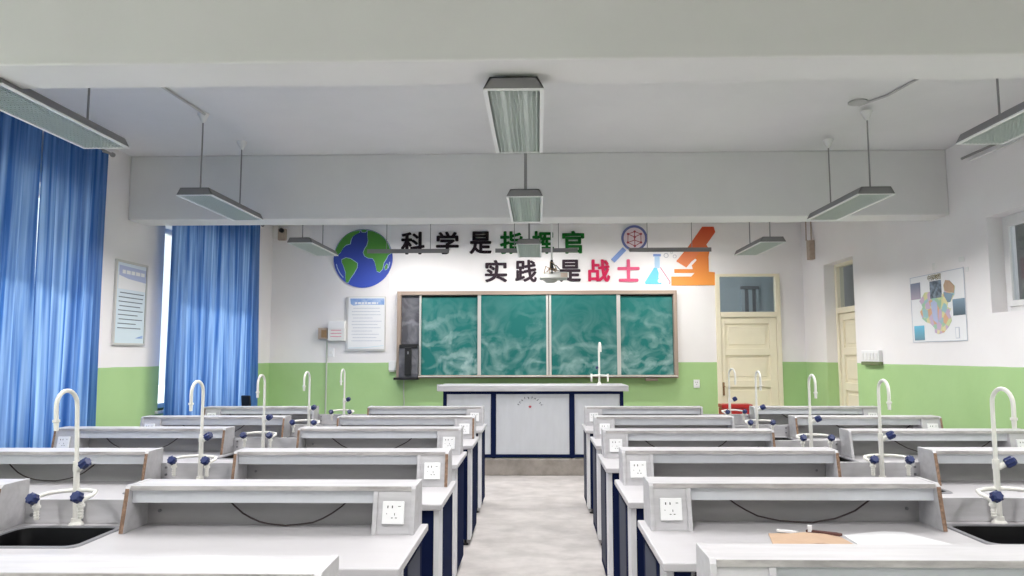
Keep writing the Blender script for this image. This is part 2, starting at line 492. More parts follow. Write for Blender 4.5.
wall_along_y('wall_left', XL - TH, XL, LWIN, 'white and green painted wall with the curtained windows')
wall_along_y('wall_right', XR, XR + 0.24, [SIDE_DOOR, RWIN], 'white and green painted wall with the map')
wall_along_x('wall_back', YB, YB + 0.12, [FAR_DOOR], 'white and green painted wall behind the chalkboard')
wall_along_x('wall_front', YF - TH, YF, [], 'painted wall behind the viewer')
struct('floor', box(bm_new(), XL - TH, XR + 0.24, YF - TH, YB + 0.12, -0.12, 0.0), M['floor'], 'pale worn concrete classroom floor')
struct('ceiling', box(bm_new(), XL - TH, XR + 0.24, YF - TH, YB + 0.12, ZC, ZC + 0.14), M['ceiling'], 'white plastered ceiling')
for y0, y1 in ((-0.62, -0.30), (3.10, 3.39), (6.80, 7.12)):
    struct('ceiling_beam', box(bm_new(), XL, XR, y0, y1, 2.80, ZC), M['beam'], 'white plastered beam crossing the ceiling', bevel=0.008)
struct('platform', box(bm_new(), -2.60, 2.40, 9.11, YB, 0.0, 0.205), M['plinth'], 'low concrete teaching platform under the chalkboard', bevel=0.01)
struct('trim_1', box(bm_new(), -2.212, -2.196, YB - 0.006, YB, 2.45, ZC), M['trimwhite'], 'thin white vertical seam strip beside the globe')

# rooms beyond the door glass: a store room and a corridor
bm = bm_new()
box(bm, 1.6, 5.2, 13.3, 13.4, 0, 3.43); box(bm, 5.2, 5.3, YB + 0.12, 13.4, 0, 3.43)
box(bm, 1.5, 1.6, 13.0, 13.4, 0, 3.43); box(bm, 1.5, 1.6, YB + 0.12, 13.0, 0, 0.9); box(bm, 1.5, 1.6, YB + 0.12, 13.0, 2.6, 3.43)  # unseen opening added in this side wall to let sky light in
box(bm, 1.5, 5.3, YB + 0.12, 13.4, 3.43, 3.53); box(bm, 1.5, 5.3, YB + 0.12, 13.4, -0.1, 0)
struct('wall_store_room', bm, M['bluegrey'], 'blue grey store room seen through the door glass')
bm = bm_new()
box(bm, 6.3, 6.4, 2.0, 12.0, 0, 3.43); box(bm, XR + 0.24, 6.4, 2.0, 12.0, 3.43, 3.53); box(bm, XR + 0.24, 6.4, 2.0, 12.0, -0.1, 0.0)
box(bm, XR + 0.24, 6.4, 11.9, 12.0, 0, 3.43)
struct('wall_corridor', bm, M['corridor'], 'dim corridor beyond the door and high window')
struct('ground', box(bm_new(), -40, XL - TH, -30, 40, -0.5, -0.12), M['ground'], 'paved yard outside the windows')

def added_fill_lamp(name, loc, sx, sy, watts, label):  # unseen lamp and housing added to brighten the space behind the glass
    t = thing(name, loc, label, 'added fill lamp')
    obj('housing', box(bm_new(), -sx / 2 - .02, sx / 2 + .02, -sy / 2 - .02, sy / 2 + .02, .01, .05), M['ebox'], t)
    d = bpy.data.lights.new('added_fill_light', 'AREA'); d.shape = 'RECTANGLE'; d.size = sx; d.size_y = sy; d.energy = watts
    lo = bpy.data.objects.new('added_fill_light', d); COL.objects.link(lo); lo.parent = t
added_fill_lamp('store_room_fill', (3.2, 12.0, 3.38), .3, 1.2, 13.0, 'unseen fill lamp added to brighten the store room')
added_fill_lamp('corridor_fill', (5.2, 6.5, 3.38), .3, 2.4, 45.0, 'unseen fill lamp added to brighten the corridor')

# ------------------------------------------------------------------ windows
def left_window(i, y0, y1, z0, z1):
    x = XL - 0.20
    w = thing('window_%d' % i, (0, 0, 0), None, None); w['kind'] = 'structure'
    w['label'] = 'white framed window in the curtain wall'
    fr = bm_new()
    t = 0.055
    box(fr, x - .03, x + .03, y0, y0 + t, z0, z1); box(fr, x - .03, x + .03, y1 - t, y1, z0, z1)
    box(fr, x - .03, x + .03, y0 + t, y1 - t, z0, z0 + t); box(fr, x - .03, x + .03, y0 + t, y1 - t, z1 - t, z1)
    obj('window_frame', fr, M['pvc'], w, 0.004)
    n = 3
    for k in range(1, n):
        yy = y0 + (y1 - y0) * k / n
        obj('mullion', box(bm_new(), x - .025, x + .025, yy - .03, yy + .03, z0 + t, z1 - t), M['pvc'], w, 0.004)
    for k in range(n):
        a = y0 + (y1 - y0) * k / n + .03; b = y0 + (y1 - y0) * (k + 1) / n - .03
        obj('pane', box(bm_new(), x - .002, x + .002, a, b, z0 + t, z1 - t), M['glass'], w)
    obj('window_sill', box(bm_new(), XL - 0.16, XL + 0.03, y0 - .05, y1 + .05, z0 - .03, z0), M['pvc'], w, 0.005)
for i, q in enumerate(LWIN):
    left_window(i + 1, *q)
for q in LWIN[:2]:
    portal((XL - 0.31, (q[0] + q[1]) / 2, (q[2] + q[3]) / 2), q[3] - q[2], q[1] - q[0], (1, 0, 0))

w = thing('window_5', (0, 0, 0), None, None); w['kind'] = 'structure'; w['label'] = 'small high white framed window to the corridor'
y0, y1, z0, z1 = RWIN
x = XR + 0.16
fr = bm_new(); t = 0.05
box(fr, x - .03, x + .03, y0, y0 + t, z0, z1); box(fr, x - .03, x + .03, y1 - t, y1, z0, z1)
box(fr, x - .03, x + .03, y0 + t, y1 - t, z0, z0 + t); box(fr, x - .03, x + .03, y0 + t, y1 - t, z1 - t, z1)
obj('window_frame', fr, M['pvc'], w, 0.004)
sash = bm_new()
for a, b in ((y0 + t, (y0 + y1) / 2 + .02), ((y0 + y1) / 2 - .02, y1 - t)):
    s = bm_new(); k = 0.05
    box(s, x - .045, x - .005, a, a + k, z0 + t, z1 - t); box(s, x - .045, x - .005, b - k, b, z0 + t, z1 - t)
    box(s, x - .045, x - .005, a + k, b - k, z0 + t, z0 + t + k); box(s, x - .045, x - .005, a + k, b - k, z1 - t - k, z1 - t)
    so = obj('sash', s, M['pvc'], w, 0.004)
    obj('pane', box(bm_new(), x - .028, x - .022, a + k, b - k, z0 + t + k, z1 - t - k), M['glass_dark'], so)
sash.free()

# ------------------------------------------------------------------ doors
def door_parts(d, put, lo, hi, side, hand):
    """put(name, u0,u1, v0,v1(depth), z0,z1, mat, bevel): u runs along the wall"""
    t = 0.065
    u0, u1 = lo, hi
    put('door_frame', u0, u0 + t, -.05, .05, 0, side, M['door'], 0.004)
    put('door_frame', u1 - t, u1, -.05, .05, 0, side, M['door'], 0.004)
    put('door_frame', u0 + t, u1 - t, -.05, .05, side - t * .6, side, M['door'], 0.004)
    put('transom_bar', u0 + t, u1 - t, -.06, .05, 2.035, 2.11, M['door'], 0.004)
    put('pane', u0 + t, u1 - t, -.004, .004, 2.11, side - t * .6, M['glass_dark'], 0)
    a, b = u0 + t + .004, u1 - t - .004
    s = 0.10
    put('stile', a, a + s * .6, -.03, .02, 0.01, 2.03, M['door'], 0.003)
    put('stile', b - s, b, -.03, .02, 0.01, 2.03, M['door'], 0.003)
    rails = [(0.01, 0.20), (0.50, 0.60), (1.02, 1.12), (1.48, 1.58), (1.94, 2.03)]
    for r0, r1 in rails:
        put('rail', a + s * .6, b - s, -.03, .02, r0, r1, M['door'], 0.003)
    for k in range(4):
        z0, z1 = rails[k][1], rails[k + 1][0]
        put('door_panel', a + s * .6, b - s, -.005, .015, z0, z1, M['door'], 0.0)
        put('raised_field', a + s * .6 + .05, b - s - .05, -.014, -.004, z0 + .05, z1 - .05, M['door'], 0.006)

d1 = thing('door_1', (0, 0, 0), None, None); d1['kind'] = 'structure'; d1['label'] = 'cream panelled door with glass above beside the chalkboard'
def put1(name, u0, u1, v0, v1, z0, z1, m, bv):
    return obj(name, box(bm_new(), u0, u1, YB + .02 + v0, YB + .02 + v1, z0, z1), m, d1, bv)
door_parts(d1, put1, 2.60, 3.54, 2.67, 1)
obj('lock_plate', box(bm_new(), 2.672, 2.702, YB - .018, YB - .008, .90, 1.09), M['brown'], d1, 0.003)
obj('door_handle', cyl(bm_new(), (2.687, YB - .06, 1.03), (2.687, YB - .01, 1.03), 0.012, 10), M['brown'], d1)
d2 = thing('door_2', (0, 0, 0), None, None); d2['kind'] = 'structure'; d2['label'] = 'cream panelled door set deep in the map wall'
def put2(name, u0, u1, v0, v1, z0, z1, m, bv):
    return obj(name, box(bm_new(), XR + .19 + v0, XR + .19 + v1, u0, u1, z0, z1), m, d2, bv)
door_parts(d2, put2, 8.92, 9.83, 2.70, 1)

# window seen inside the store room
sw = thing('window_6', (0, 0, 0), None, None); sw['kind'] = 'structure'; sw['label'] = 'dark framed inner window in the store room'
fx0, fx1, fz0, fz1, fy = 3.77, 4.02, 2.05, 2.68, 13.27
obj('pane', box(bm_new(), fx0, fx1, fy, fy + .01, fz0, fz1), M['rim'], sw)
for a, b in ((fx0 - .05, fx0 + .02), (fx1 - .02, fx1 + .03), ((fx0 + fx1) / 2 - .03, (fx0 + fx1) / 2 + .03)):
    obj('window_frame', box(bm_new(), a, b, fy - .03, fy + .03, fz0, fz1), M['bluegrey'], sw)
obj('window_frame', box(bm_new(), fx0 - .05, fx1 + .03, fy - .04, fy + .03, fz1, fz1 + .06), M['rim'], sw)

# ------------------------------------------------------------------ curtains
def curtain(y0, y1, z0, z1, label, seed, x=-3.84, amp=0.045):
    rnd = random.Random(seed)
    n = int((y1 - y0) / 0.011)
    rows = 14
    ph = [rnd.uniform(0, 6.28) for _ in range(5)]
    bm = bm_new()
    grid = []
    for j in range(rows + 1):
        v = j / rows
        z = z1 + (z0 - z1) * v
        row = []
        for i in range(n + 1):
            u = i / n
            y = y0 + (y1 - y0) * u
            k = 2 * pi * y
            s = sin(k * 6.3 + ph[0] + 1.3 * sin(k * 0.9 + ph[1])) * 0.62 + sin(k * 10.7 + ph[2] + v * 0.9) * 0.28 + sin(k * 2.1 + ph[3] + v * 0.5) * 0.35
            a = amp * (0.55 + 0.6 * v)
            xx = x + s * a * 0.8 + 0.012 * sin(v * 3 + k * 1.1 + ph[4])
            yy = y + 0.02 * v * sin(k * 1.5 + ph[1]) * (0 if i in (0, n) else 1)
            row.append(bm.verts.new((xx, yy, z)))
        grid.append(row)
    for j in range(rows):
        for i in range(n):
            bm.faces.new((grid[j][i], grid[j][i + 1], grid[j + 1][i + 1], grid[j + 1][i]))
    o = obj('curtain', bm, M['curtain'], smooth=False)
    for p in o.data.polygons: p.use_smooth = True
    tag(o, label, 'curtain', 'blue window curtains')
    return o
curtain(3.62, 5.35, 0.42, 3.29, 'blue pleated curtain nearest the viewer, in front of the first window', 5)
curtain(5.372, 6.23, 0.42, 3.29, 'narrow blue pleated curtain between the bright gap and the framed notice', 5)
curtain(7.36, 8.606, 0.42, 3.29, 'blue pleated curtain beside the framed notice at the second window', 8)
curtain(8.609, 9.80, 0.42, 3.29, 'blue pleated curtain closest to the chalkboard corner', 8)
for i, (a, b, lab) in enumerate(((3.5, 6.32, 'thin curtain rod above the first window'), (7.28, 9.90, 'thin curtain rod above the second window'))):
    t = thing('curtain_rod', (-3.86, a, 3.31), lab, 'curtain rod')
    obj('rod', cyl(bm_new(), (0, 0, 0), (0, b - a, 0), 0.012, 10), M['rod'], t)
    for yy in (0.0, b - a):
        obj('finial', tube(bm_new(), [(0, yy - .02, 0), (0, yy - .01, 0), (0, yy + .01, 0), (0, yy + .02, 0)], [.012, .022, .022, .012], 10), M['rod'], t)
        obj('bracket', box(bm_new(), -0.11, 0.0, yy - .008 + (.06 if yy == 0 else -.06), yy + .008 + (.06 if yy == 0 else -.06), -.008, .008), M['rod'], t)

# ------------------------------------------------------------------ laboratory benches
ZT = 0.78      # worktop height
H_SH = 0.185   # riser shelf height
LB = 3.01      # bench length
HI = (0.028, 1.213); HO = (1.725, 2.985)

def riser_shelf(root, X, h0, h1, socket_at, brown, rnd, cable):
    """open power shelf: back board (the part itself) with lid, fascia, side panels, socket box as sub-parts"""
    z0 = ZT
    back = obj('riser_shelf', box(bm_new(), X(h0 + .018), X(h1 - .018), -.018, 0, z0, z0 + .165), M['inner'], root)
    def side(a, b, br):
        poly = [(-.20, z0), (0, z0), (0, z0 + H_SH), (-.152, z0 + H_SH), (-.165, z0 + H_SH - .012)]
        obj('side_panel', prism(bm_new(), poly, 'x', X(a), X(b)), M['laminate'], back, 0.002)
        if br:
            e = bm_new()
            p2 = [(-.2015, z0 + .002), (-.1985, z0 + .002), (-.1645, z0 + H_SH - .014), (-.1675, z0 + H_SH - .014)]
            prism(e, p2, 'x', X(a + .001), X(b - .001))
            o = obj('edge_strip', e, M['chipboard'], back); o['label'] = 'bare brown chipboard edge'
    side(h0, h0 + .018, brown[0]); side(h1 - .018, h1, brown[1])
    obj('shelf_lid', box(bm_new(), X(h0 + .018), X(h1 - .018), -.160, -.002, z0 + .163, z0 + .183), M['laminate'], back, 0.002)
    o = obj('lid_edge', box(bm_new(), X(h0 + .019), X(h1 - .019), -.1615, -.1595, z0 + .1645, z0 + .1815), M['worn'], back); o['label'] = 'worn grey front edge of the shelf lid'
    obj('fascia', box(bm_new(), X(h0 + .018), X(h1 - .018), -.144, -.130, z0 + .112, z0 + .163), M['panel'], back, 0.001)
    if socket_at is not None:
        w = 0.135
        if socket_at == 'start': a, b = h0 + .018, h0 + .018 + w
        else: a, b = h1 - .018 - w, h1 - .018
        d = b if socket_at == 'start' else a
        poly = [(-.192, z0), (-.176, z0), (-.142, z0 + .163), (-.158, z0 + .163)]
        obj('socket_panel', prism(bm_new(), poly, 'x', X(a + .001), X(b - .001)), M['laminate'], back, 0.001)
        dv = (d - .001, d + .017) if socket_at == 'start' else (d - .017, d + .001)
        obj('divider', prism(bm_new(), [(-.199, z0), (-.018, z0), (-.018, z0 + .163), (-.163, z0 + .163)], 'x', X(dv[0]), X(dv[1])), M['laminate'], back, 0.001)
        # tilted socket plate
        c = Vector((X((a + b) / 2), -.1765, z0 + .082))
        tilt = math.atan2(.034, .163)
        s = bm_new()
        box(s, -.044, .044, -.012, 0, -.044, .044)
        so = obj('power_socket', s, M['plate'], back, 0.003); so.location = c; so.rotation_euler = (-tilt, 0, 0)
        h = bm_new()
        for hx, hz, w2, hh in ((-.022, .022, .004, .010), (-.004, .022, .004, .010), (0.024, .024, .010, .0025), (.006, -.006, .0025, .009), (-.004, -.020, .007, .003), (.012, -.020, .007, .003), (-.026, -.004, .003, .003)):
            box(h, hx - w2 / 2, hx + w2 / 2, -.0128, -.011, hz - hh / 2, hz + hh / 2)
        ho = obj('socket_slots', h, M['dark'], back); ho['kind'] = 'stuff'; ho.location = c; ho.rotation_euler = (-tilt, 0, 0)
    for zz, yy in ((.045, -.07), (.09, -.05)):
        pass
    for xx in (h0 + .07, h1 - .07):
        obj('bolt', cyl(bm_new(), (X(xx), -.024, z0 + .055), (X(xx), -.017, z0 + .055), .007, 8), M['rim'], back)
    if cable:
        L = h1 - h0
        pts = []
        c0 = rnd.uniform(.22, .34); c1 = rnd.uniform(.66, .86)
        for k in range(15):
            u = k / 14
            xx = h0 + L * (c0 + (c1 - c0) * u)
            zz = z0 + .006 + .105 * abs(2 * u - 1) ** 2.6 + rnd.uniform(0, .004)
            pts.append((X(xx), -.035 - .03 * sin(pi * u) - rnd.uniform(0, .006), zz))
        obj('cable', tube(bm_new(), pts, .0035, 6), M['cable'], back, smooth=True)

HO_OF = {('curtain', 2): (1.69, 2.95), ('curtain', 3): (1.74, 3.0), ('curtain', 4): (1.665, 2.92), ('curtain', 5): (1.76, 2.90), ('door', 4): (1.725, 2.955)}
def bench(i, side, yb, inner_x, label, brown, cables):
    HO = HO_OF.get((side, i), (1.725, 2.985))
    LB = HO[1] + .025
    sx = 1 if side == 'door' else -1
    rnd = random.Random(i * 17 + (0 if sx > 0 else 100))
    X = lambda v: sx * v
    t = thing('laboratory_bench', (inner_x, yb, 0), label, 'lab bench', 'white laboratory benches in two columns')
    # worktop with the sink cut out
    bm = bm_new()
    sx0, sx1, sy0, sy1 = 1.262, 1.682, -.405, -.085
    xs = [0, sx0, sx1, LB]; ys = [-.65, sy0, sy1, 0]
    z0, z1 = ZT - .03, ZT
    V = {}
    for a in range(4):
        for b in range(4):
            for k, z in ((0, z0), (1, z1)):
                V[a, b, k] = bm.verts.new((X(xs[a]), ys[b], z))
    for a in range(3):
        for b in range(3):
            if a == 1 and b == 1: continue
            bm.faces.new((V[a, b, 1], V[a + 1, b, 1], V[a + 1, b + 1, 1], V[a, b + 1, 1]))
            bm.faces.new((V[a, b, 0], V[a, b + 1, 0], V[a + 1, b + 1, 0], V[a + 1, b, 0]))
    for a in range(3):
        bm.faces.new((V[a, 0, 0], V[a + 1, 0, 0], V[a + 1, 0, 1], V[a, 0, 1])); bm.faces.new((V[a, 3, 0], V[a, 3, 1], V[a + 1, 3, 1], V[a + 1, 3, 0]))
        bm.faces.new((V[0, a, 0], V[0, a, 1], V[0, a + 1, 1], V[0, a + 1, 0])); bm.faces.new((V[3, a, 0], V[3, a + 1, 0], V[3, a + 1, 1], V[3, a, 1]))
    for p, q in (((1, 1), (2, 1)), ((2, 1), (2, 2)), ((2, 2), (1, 2)), ((1, 2), (1, 1))):
        bm.faces.new((V[p[0], p[1], 0], V[p[0], p[1], 1], V[q[0], q[1], 1], V[q[0], q[1], 0]))
    obj('worktop', bm, M['top'], t, 0.005, seg=2)
    # sink
    b = bm_new()
    r = .045
    def rr(m, rad, n=5):
        pts = []
        for cx, cy, a0 in ((sx1 - rad + m, sy1 - rad + m, 0), (sx0 + rad - m, sy1 - rad + m, 90), (sx0 + rad - m, sy0 + rad - m, 180), (sx1 - rad + m, sy0 + rad - m, 270)):
            for k in range(n + 1):
                an = radians(a0 + 90 * k / n)
                pts.append((X(cx + rad * cos(an)), cy + rad * sin(an)))
        return pts
    loops = []
    for m, z, rad in ((-.002, ZT + .001, r), (-.006, ZT - .012, r), (-.02, ZT - .20, r), (-.05, ZT - .215, r)):
        loops.append([b.verts.new((x, y, z)) for x, y in rr(m, rad)])
    outer = [[b.verts.new((x, y, z)) for x, y in rr(m, r)] for m, z in ((-.0015, ZT + .001), (-.0015, ZT - .225))]
    n = len(loops[0])
    for la, lb in zip(loops[:-1], loops[1:]):
        for k in range(n): b.faces.new((la[k], la[(k + 1) % n], lb[(k + 1) % n], lb[k]))
    b.faces.new(loops[-1])
    for k in range(n):
        b.faces.new((outer[0][k], outer[1][k], outer[1][(k + 1) % n], outer[0][(k + 1) % n]))
        b.faces.new((outer[0][k], outer[0][(k + 1) % n], loops[0][(k + 1) % n], loops[0][k]))
    b.faces.new(outer[1])
    sink = obj('sink_basin', b, M['basin'], t, smooth=True)
    rb = bm_new()
    prof = [(-.008, ZT - .001), (-.006, ZT + .005), (.012, ZT + .005), (.016, ZT - .001)]
    lp = [[rb.verts.new((x, y, z)) for x, y in rr(m, r)] for m, z in prof]
    for k in range(n):
        for q in range(4):
            w = (q + 1) % 4
            rb.faces.new((lp[q][k], lp[q][(k + 1) % n], lp[w][(k + 1) % n], lp[w][k]))
    obj('sink_rim', rb, M['rim'], sink, smooth=True)
    # splash board between the two shelves
    sp = obj('splash_board', box(bm_new(), X(HI[1]), X(HO[0]), -.018, 0, ZT, ZT + .10), M['laminate'], t, 0.002)
    for zz in (.035, .075):
        obj('bolt', cyl(bm_new(), (X(HO[0] - .03), -.024, ZT + zz), (X(HO[0] - .03), -.017, ZT + zz), .007, 8), M['rim'], sp)
    riser_shelf(t, X, HI[0], HI[1], 'start', brown[:2], rnd, cables[0])
    riser_shelf(t, X, HO[0], HO[1], 'end', brown[2:], rnd, cables[1])
    # base: white and navy end panels, posts, rails, modesty panel, sink cabinet, feet
    def endpanels(a, b, out, grey):
        pa, pb = (a, a + .026) if out < 1 else (b - .026, b)
        obj('end_post', box(bm_new(), X(pa), X(pb), -.615, -.475, .05, ZT - .03), M['sink_front'], t, 0.002)
        o = obj('steel_panel', box(bm_new(), X(a), X(b), -.465, -.06, .05, ZT - .03), M['navy'], t, 0.002); o['label'] = 'navy steel end panel'
        if grey:
            q = obj('inset_panel', box(bm_new(), X(out), X(out - .003 if out < 1 else out + .003), -.40, -.13, .10, ZT - .06), M['insetgrey'], o); q['label'] = 'blue grey inset panel'
    endpanels(.016, .056, .016, sx > 0 or i == 1); endpanels(LB - .056, LB - .016, LB - .016, False)
    for a in (.044, 1.18, 1.72, LB - .102):
        o = obj('post', box(bm_new(), X(a), X(a + .058), -.612, -.55, .05, ZT - .03), M['navy'], t, 0.002); o['label'] = 'navy steel post'
    o = obj('rail', box(bm_new(), X(.125), X(LB - .125), -.595, -.565, ZT - .10, ZT - .03), M['navy'], t, 0.002); o['label'] = 'navy steel rail'
    obj('back_panel', box(bm_new(), X(.075), X(LB - .075), -.05, -.032, .10, ZT - .03), M['sink_front'], t)
    cb = obj('sink_cabinet', box(bm_new(), X(1.235), X(1.715), -.545, -.05, .08, ZT - .26), M['sink_front'], t, 0.002)
    for q in (0, 1):
        a = 1.247 + .230 * q
        obj('cabinet_door', box(bm_new(), X(a), X(a + .22), -.562, -.546, .09, ZT - .27), M['panel'], cb, 0.002)
    for fx in (.06, LB - .06):
        for fy in (-.56, -.08):
            f = bm_new()
            tube(f, [(X(fx), fy, 0), (X(fx), fy, .012), (X(fx), fy, .016), (X(fx), fy, .055)], [.024, .022, .010, .010], 12)
            o = obj('foot', f, M['black'], t); o['label'] = 'black levelling foot'
    return t

ORD = ['frontmost', 'second', 'third', 'fourth', 'fifth', 'sixth']
left_rows = [(1.95, -.500), (3.12, -.468), (4.16, -.465), (5.41, -.530), (6.40, -.520), (7.57, -.535)]
right_rows = [(2.09, .412), (3.20, .425), (4.22, .433), (5.27, .423), (6.40, .450), (7.55, .445)]
BROWN = {('curtain', 0): (0, 1, 1, 1), ('curtain', 1): (0, 1, 1, 1), ('curtain', 2): (1, 1, 1, 1), ('curtain', 3): (0, 1, 1, 1), ('curtain', 4): (1, 1, 1, 0), ('curtain', 5): (0, 1, 0, 1),
         ('door', 0): (0, 1, 1, 1), ('door', 1): (0, 1, 1, 1), ('door', 2): (0, 1, 1, 0), ('door', 3): (0, 1, 0, 1), ('door', 4): (0, 0, 1, 1), ('door', 5): (0, 0, 0, 0)}
CAB = {('curtain', 1): (1, 0), ('curtain', 2): (0, 1), ('curtain', 3): (1, 1), ('curtain', 4): (0, 1), ('curtain', 5): (0, 1),
       ('door', 1): (1, 0), ('door', 2): (0, 0), ('door', 3): (1, 1), ('door', 4): (0, 1), ('door', 5): (0, 1)}
for side, rows in (('curtain', left_rows), ('door', right_rows)):
    for i, (yb, ix) in enumerate(rows):
        o = ORD[5 - i]
        where = {0: 'sixth and last white lab bench from the chalkboard', 5: 'white lab bench nearest the chalkboard'}.get(i, o + ' white lab bench from the chalkboard')
        bench(i, side, yb, ix, where + ', on the %s side of the aisle' % side, BROWN[side, i], CAB.get((side, i), (0, 0)))

# ------------------------------------------------------------------ faucets
def knob_bm(c, axis, r=.022, h=.034):
    """ribbed hand knob"""
    bm = bm_new()
    c = Vector(c); a = Vector(axis).normalized()
    u = a.cross(Vector((0, 0, 1)) if abs(a.z) < .9 else Vector((1, 0, 0))).normalized(); w = a.cross(u)
    n = 16
    rings = []
    for tt, k in ((0, .55), (.15, 1), (.8, 1.0), (1, .72)):
        ring = []
        for q in range(n):
            rr = r * k * (1.0 if q % 2 == 0 else .84)
            an = 2 * pi * q / n
            ring.append(bm.verts.new(c + a * (h * tt) + (u * cos(an) + w * sin(an)) * rr))
        rings.append(ring)
    for ra, rb in zip(rings[:-1], rings[1:]):
        for q in range(n): bm.faces.new((ra[q], ra[(q + 1) % n], rb[(q + 1) % n], rb[q]))
    bm.faces.new(list(reversed(rings[0]))); bm.faces.new(rings[-1])
    return bm

def make_faucet():
    t = thing('lab_faucet', (0, 0, 0), 'white gooseneck lab faucet with blue knobs', 'faucet', 'gooseneck lab faucets')
    fl = bm_new(); tube(fl, [(0, 0, 0), (0, 0, .008), (0, 0, .014), (0, 0, .03)], [.030, .028, .020, .0185], 16)
    obj('base_flange', fl, M['tap'], t, smooth=True)
    lo = bm_new(); tube(lo, [(0, 0, .01), (0, 0, .220), (0, 0, .227), (0, 0, .265)], [.0132, .0122, .0145, .0138], 16)
    obj('riser_pipe', lo, M['tap'], t, smooth=True)
    pts = [(0, 0, .255), (0, 0, .49)]
    R = .063
    for k in range(1, 13):
        a = pi * k / 12
        pts.append((0, -R + R * cos(a), .502 + R * sin(a)))
    pts += [(0, -2 * R, .47), (0, -2 * R + .001, .445)]
    obj('spout', tube(bm_new(), pts, .0088, 14), M['tap'], t, smooth=True)
    nz = bm_new(); tube(nz, [(0, -2 * R + .001, .45), (0, -2 * R + .001, .44), (0, -2 * R + .001, .438), (0, -2 * R + .001, .405)], [.014, .014, .010, .0085], 12)
    obj('spout_nozzle', nz, M['tap'], t, smooth=True)
    v = obj('side_valve', tube(bm_new(), [(.01, 0, .230), (.035, -.012, .250)], [.012, .013], 10), M['tap'], t, smooth=True)
    o = obj('valve_knob', knob_bm((.030, -.012, .246), (.8, -.25, .45), .022, .045), M['knob'], v); o['label'] = 'dark blue ribbed knob'
    bow = [(-.095, -.105, .112), (-.108, -.092, .125), (-.118, -.062, .134), (-.105, -.028, .140), (-.06, -.006, .143), (0, .004, .144), (.06, -.006, .143), (.105, -.028, .140), (.118, -.062, .134), (.108, -.092, .125), (.095, -.105, .112)]
    obj('bow_pipe', tube(bm_new(), bow, .0085, 10), M['tap'], t, smooth=True)
    for s in (-1, 1):
        b = bm_new()
        prof = [(.136, .012), (.106, .012), (.104, .016), (.094, .016), (.092, .010)]
        z = .090
        for k in range(4):
            prof += [(z, .0115), (z - .010, .0085)]
            z -= .011
        tube(b, [(s * .095, -.105, p[0]) for p in prof], [p[1] for p in prof], 12)
        tp = obj('hose_nozzle', b, M['tap'], t, smooth=False)
        o = obj('valve_knob', knob_bm((s * .095, -.112, .129), (0, -.75, .35), .024, .036), M['knob'], tp); o['label'] = 'dark blue ribbed knob'
    return t
proto = make_faucet()
first = True
FD = {'curtain': [(1, -1.952, -.05), (2, -1.916, -.06), (3, -2.037, -.02), (4, -2.015, -.06), (5, -2.020, -.02)],
      'door': [(1, 1.938, .06), (2, 1.932, -.02), (3, 1.930, -.02), (4, 1.890, .02), (5, 1.960, .25)]}
for side, rows in (('curtain', left_rows), ('door', right_rows)):
    for i, fx, rz in FD[side]:
        f = proto if first else copy_tree(proto)
        first = False
        f.location = (fx, rows[i][0] - .047, ZT)
        f.rotation_euler = (0, radians(-2.6) if (side, i) == ('curtain', 1) else 0, rz)
        n = {0: 'sixth', 5: 'first'}.get(i, ORD[5 - i])
        f['label'] = 'white gooseneck faucet with blue knobs, on the %s bench from the chalkboard, %s side' % (n, side)

# ------------------------------------------------------------------ papers on a bench
zt = ZT
kf = thing('kraft_folder', (.88, 2.70, zt), 'open brown kraft paper folder on the fifth bench from chalkboard, door side', 'folder')
obj('folder_cover', prism(bm_new(), [(-.02, .02), (.30, .0), (.29, .21), (.10, .262), (.03, .255)], 'z', .001, .004), M['kraft'], kf)
obj('folder_flap', prism(bm_new(), [(.02, .0045), (.16, .016), (.285, .006), (.285, .0045), (.16, .0135)], 'y', .06, .225), M['kraft'], kf)
o = obj('torn_corner', prism(bm_new(), [(.065, .262), (.13, .236), (.145, .246), (.075, .285)], 'z', .008, .015), M['paper'], kf); o['label'] = 'white torn paper corner'
o = obj('torn_corner', prism(bm_new(), [(.185, .255), (.20, .25), (.205, .262), (.19, .268)], 'z', .010, .034), M['paper'], kf); o['label'] = 'white torn paper corner'
o = obj('folder_spine', prism(bm_new(), [(.18, .262), (.285, .195), (.30, .205), (.285, .225), (.19, .272)], 'z', .007, .016), M['spine'], kf); o['label'] = 'dark brown folder spine'
tag(obj('paper_sheet', prism(bm_new(), [(1.19, 2.74), (1.195, 2.93), (1.376, 3.00), (1.455, 2.98), (1.545, 2.79), (1.40, 2.70)], 'z', zt + .001, zt + .0035), M['sheet_white']), 'large white paper sheet lying beside the brown kraft folder', 'paper')

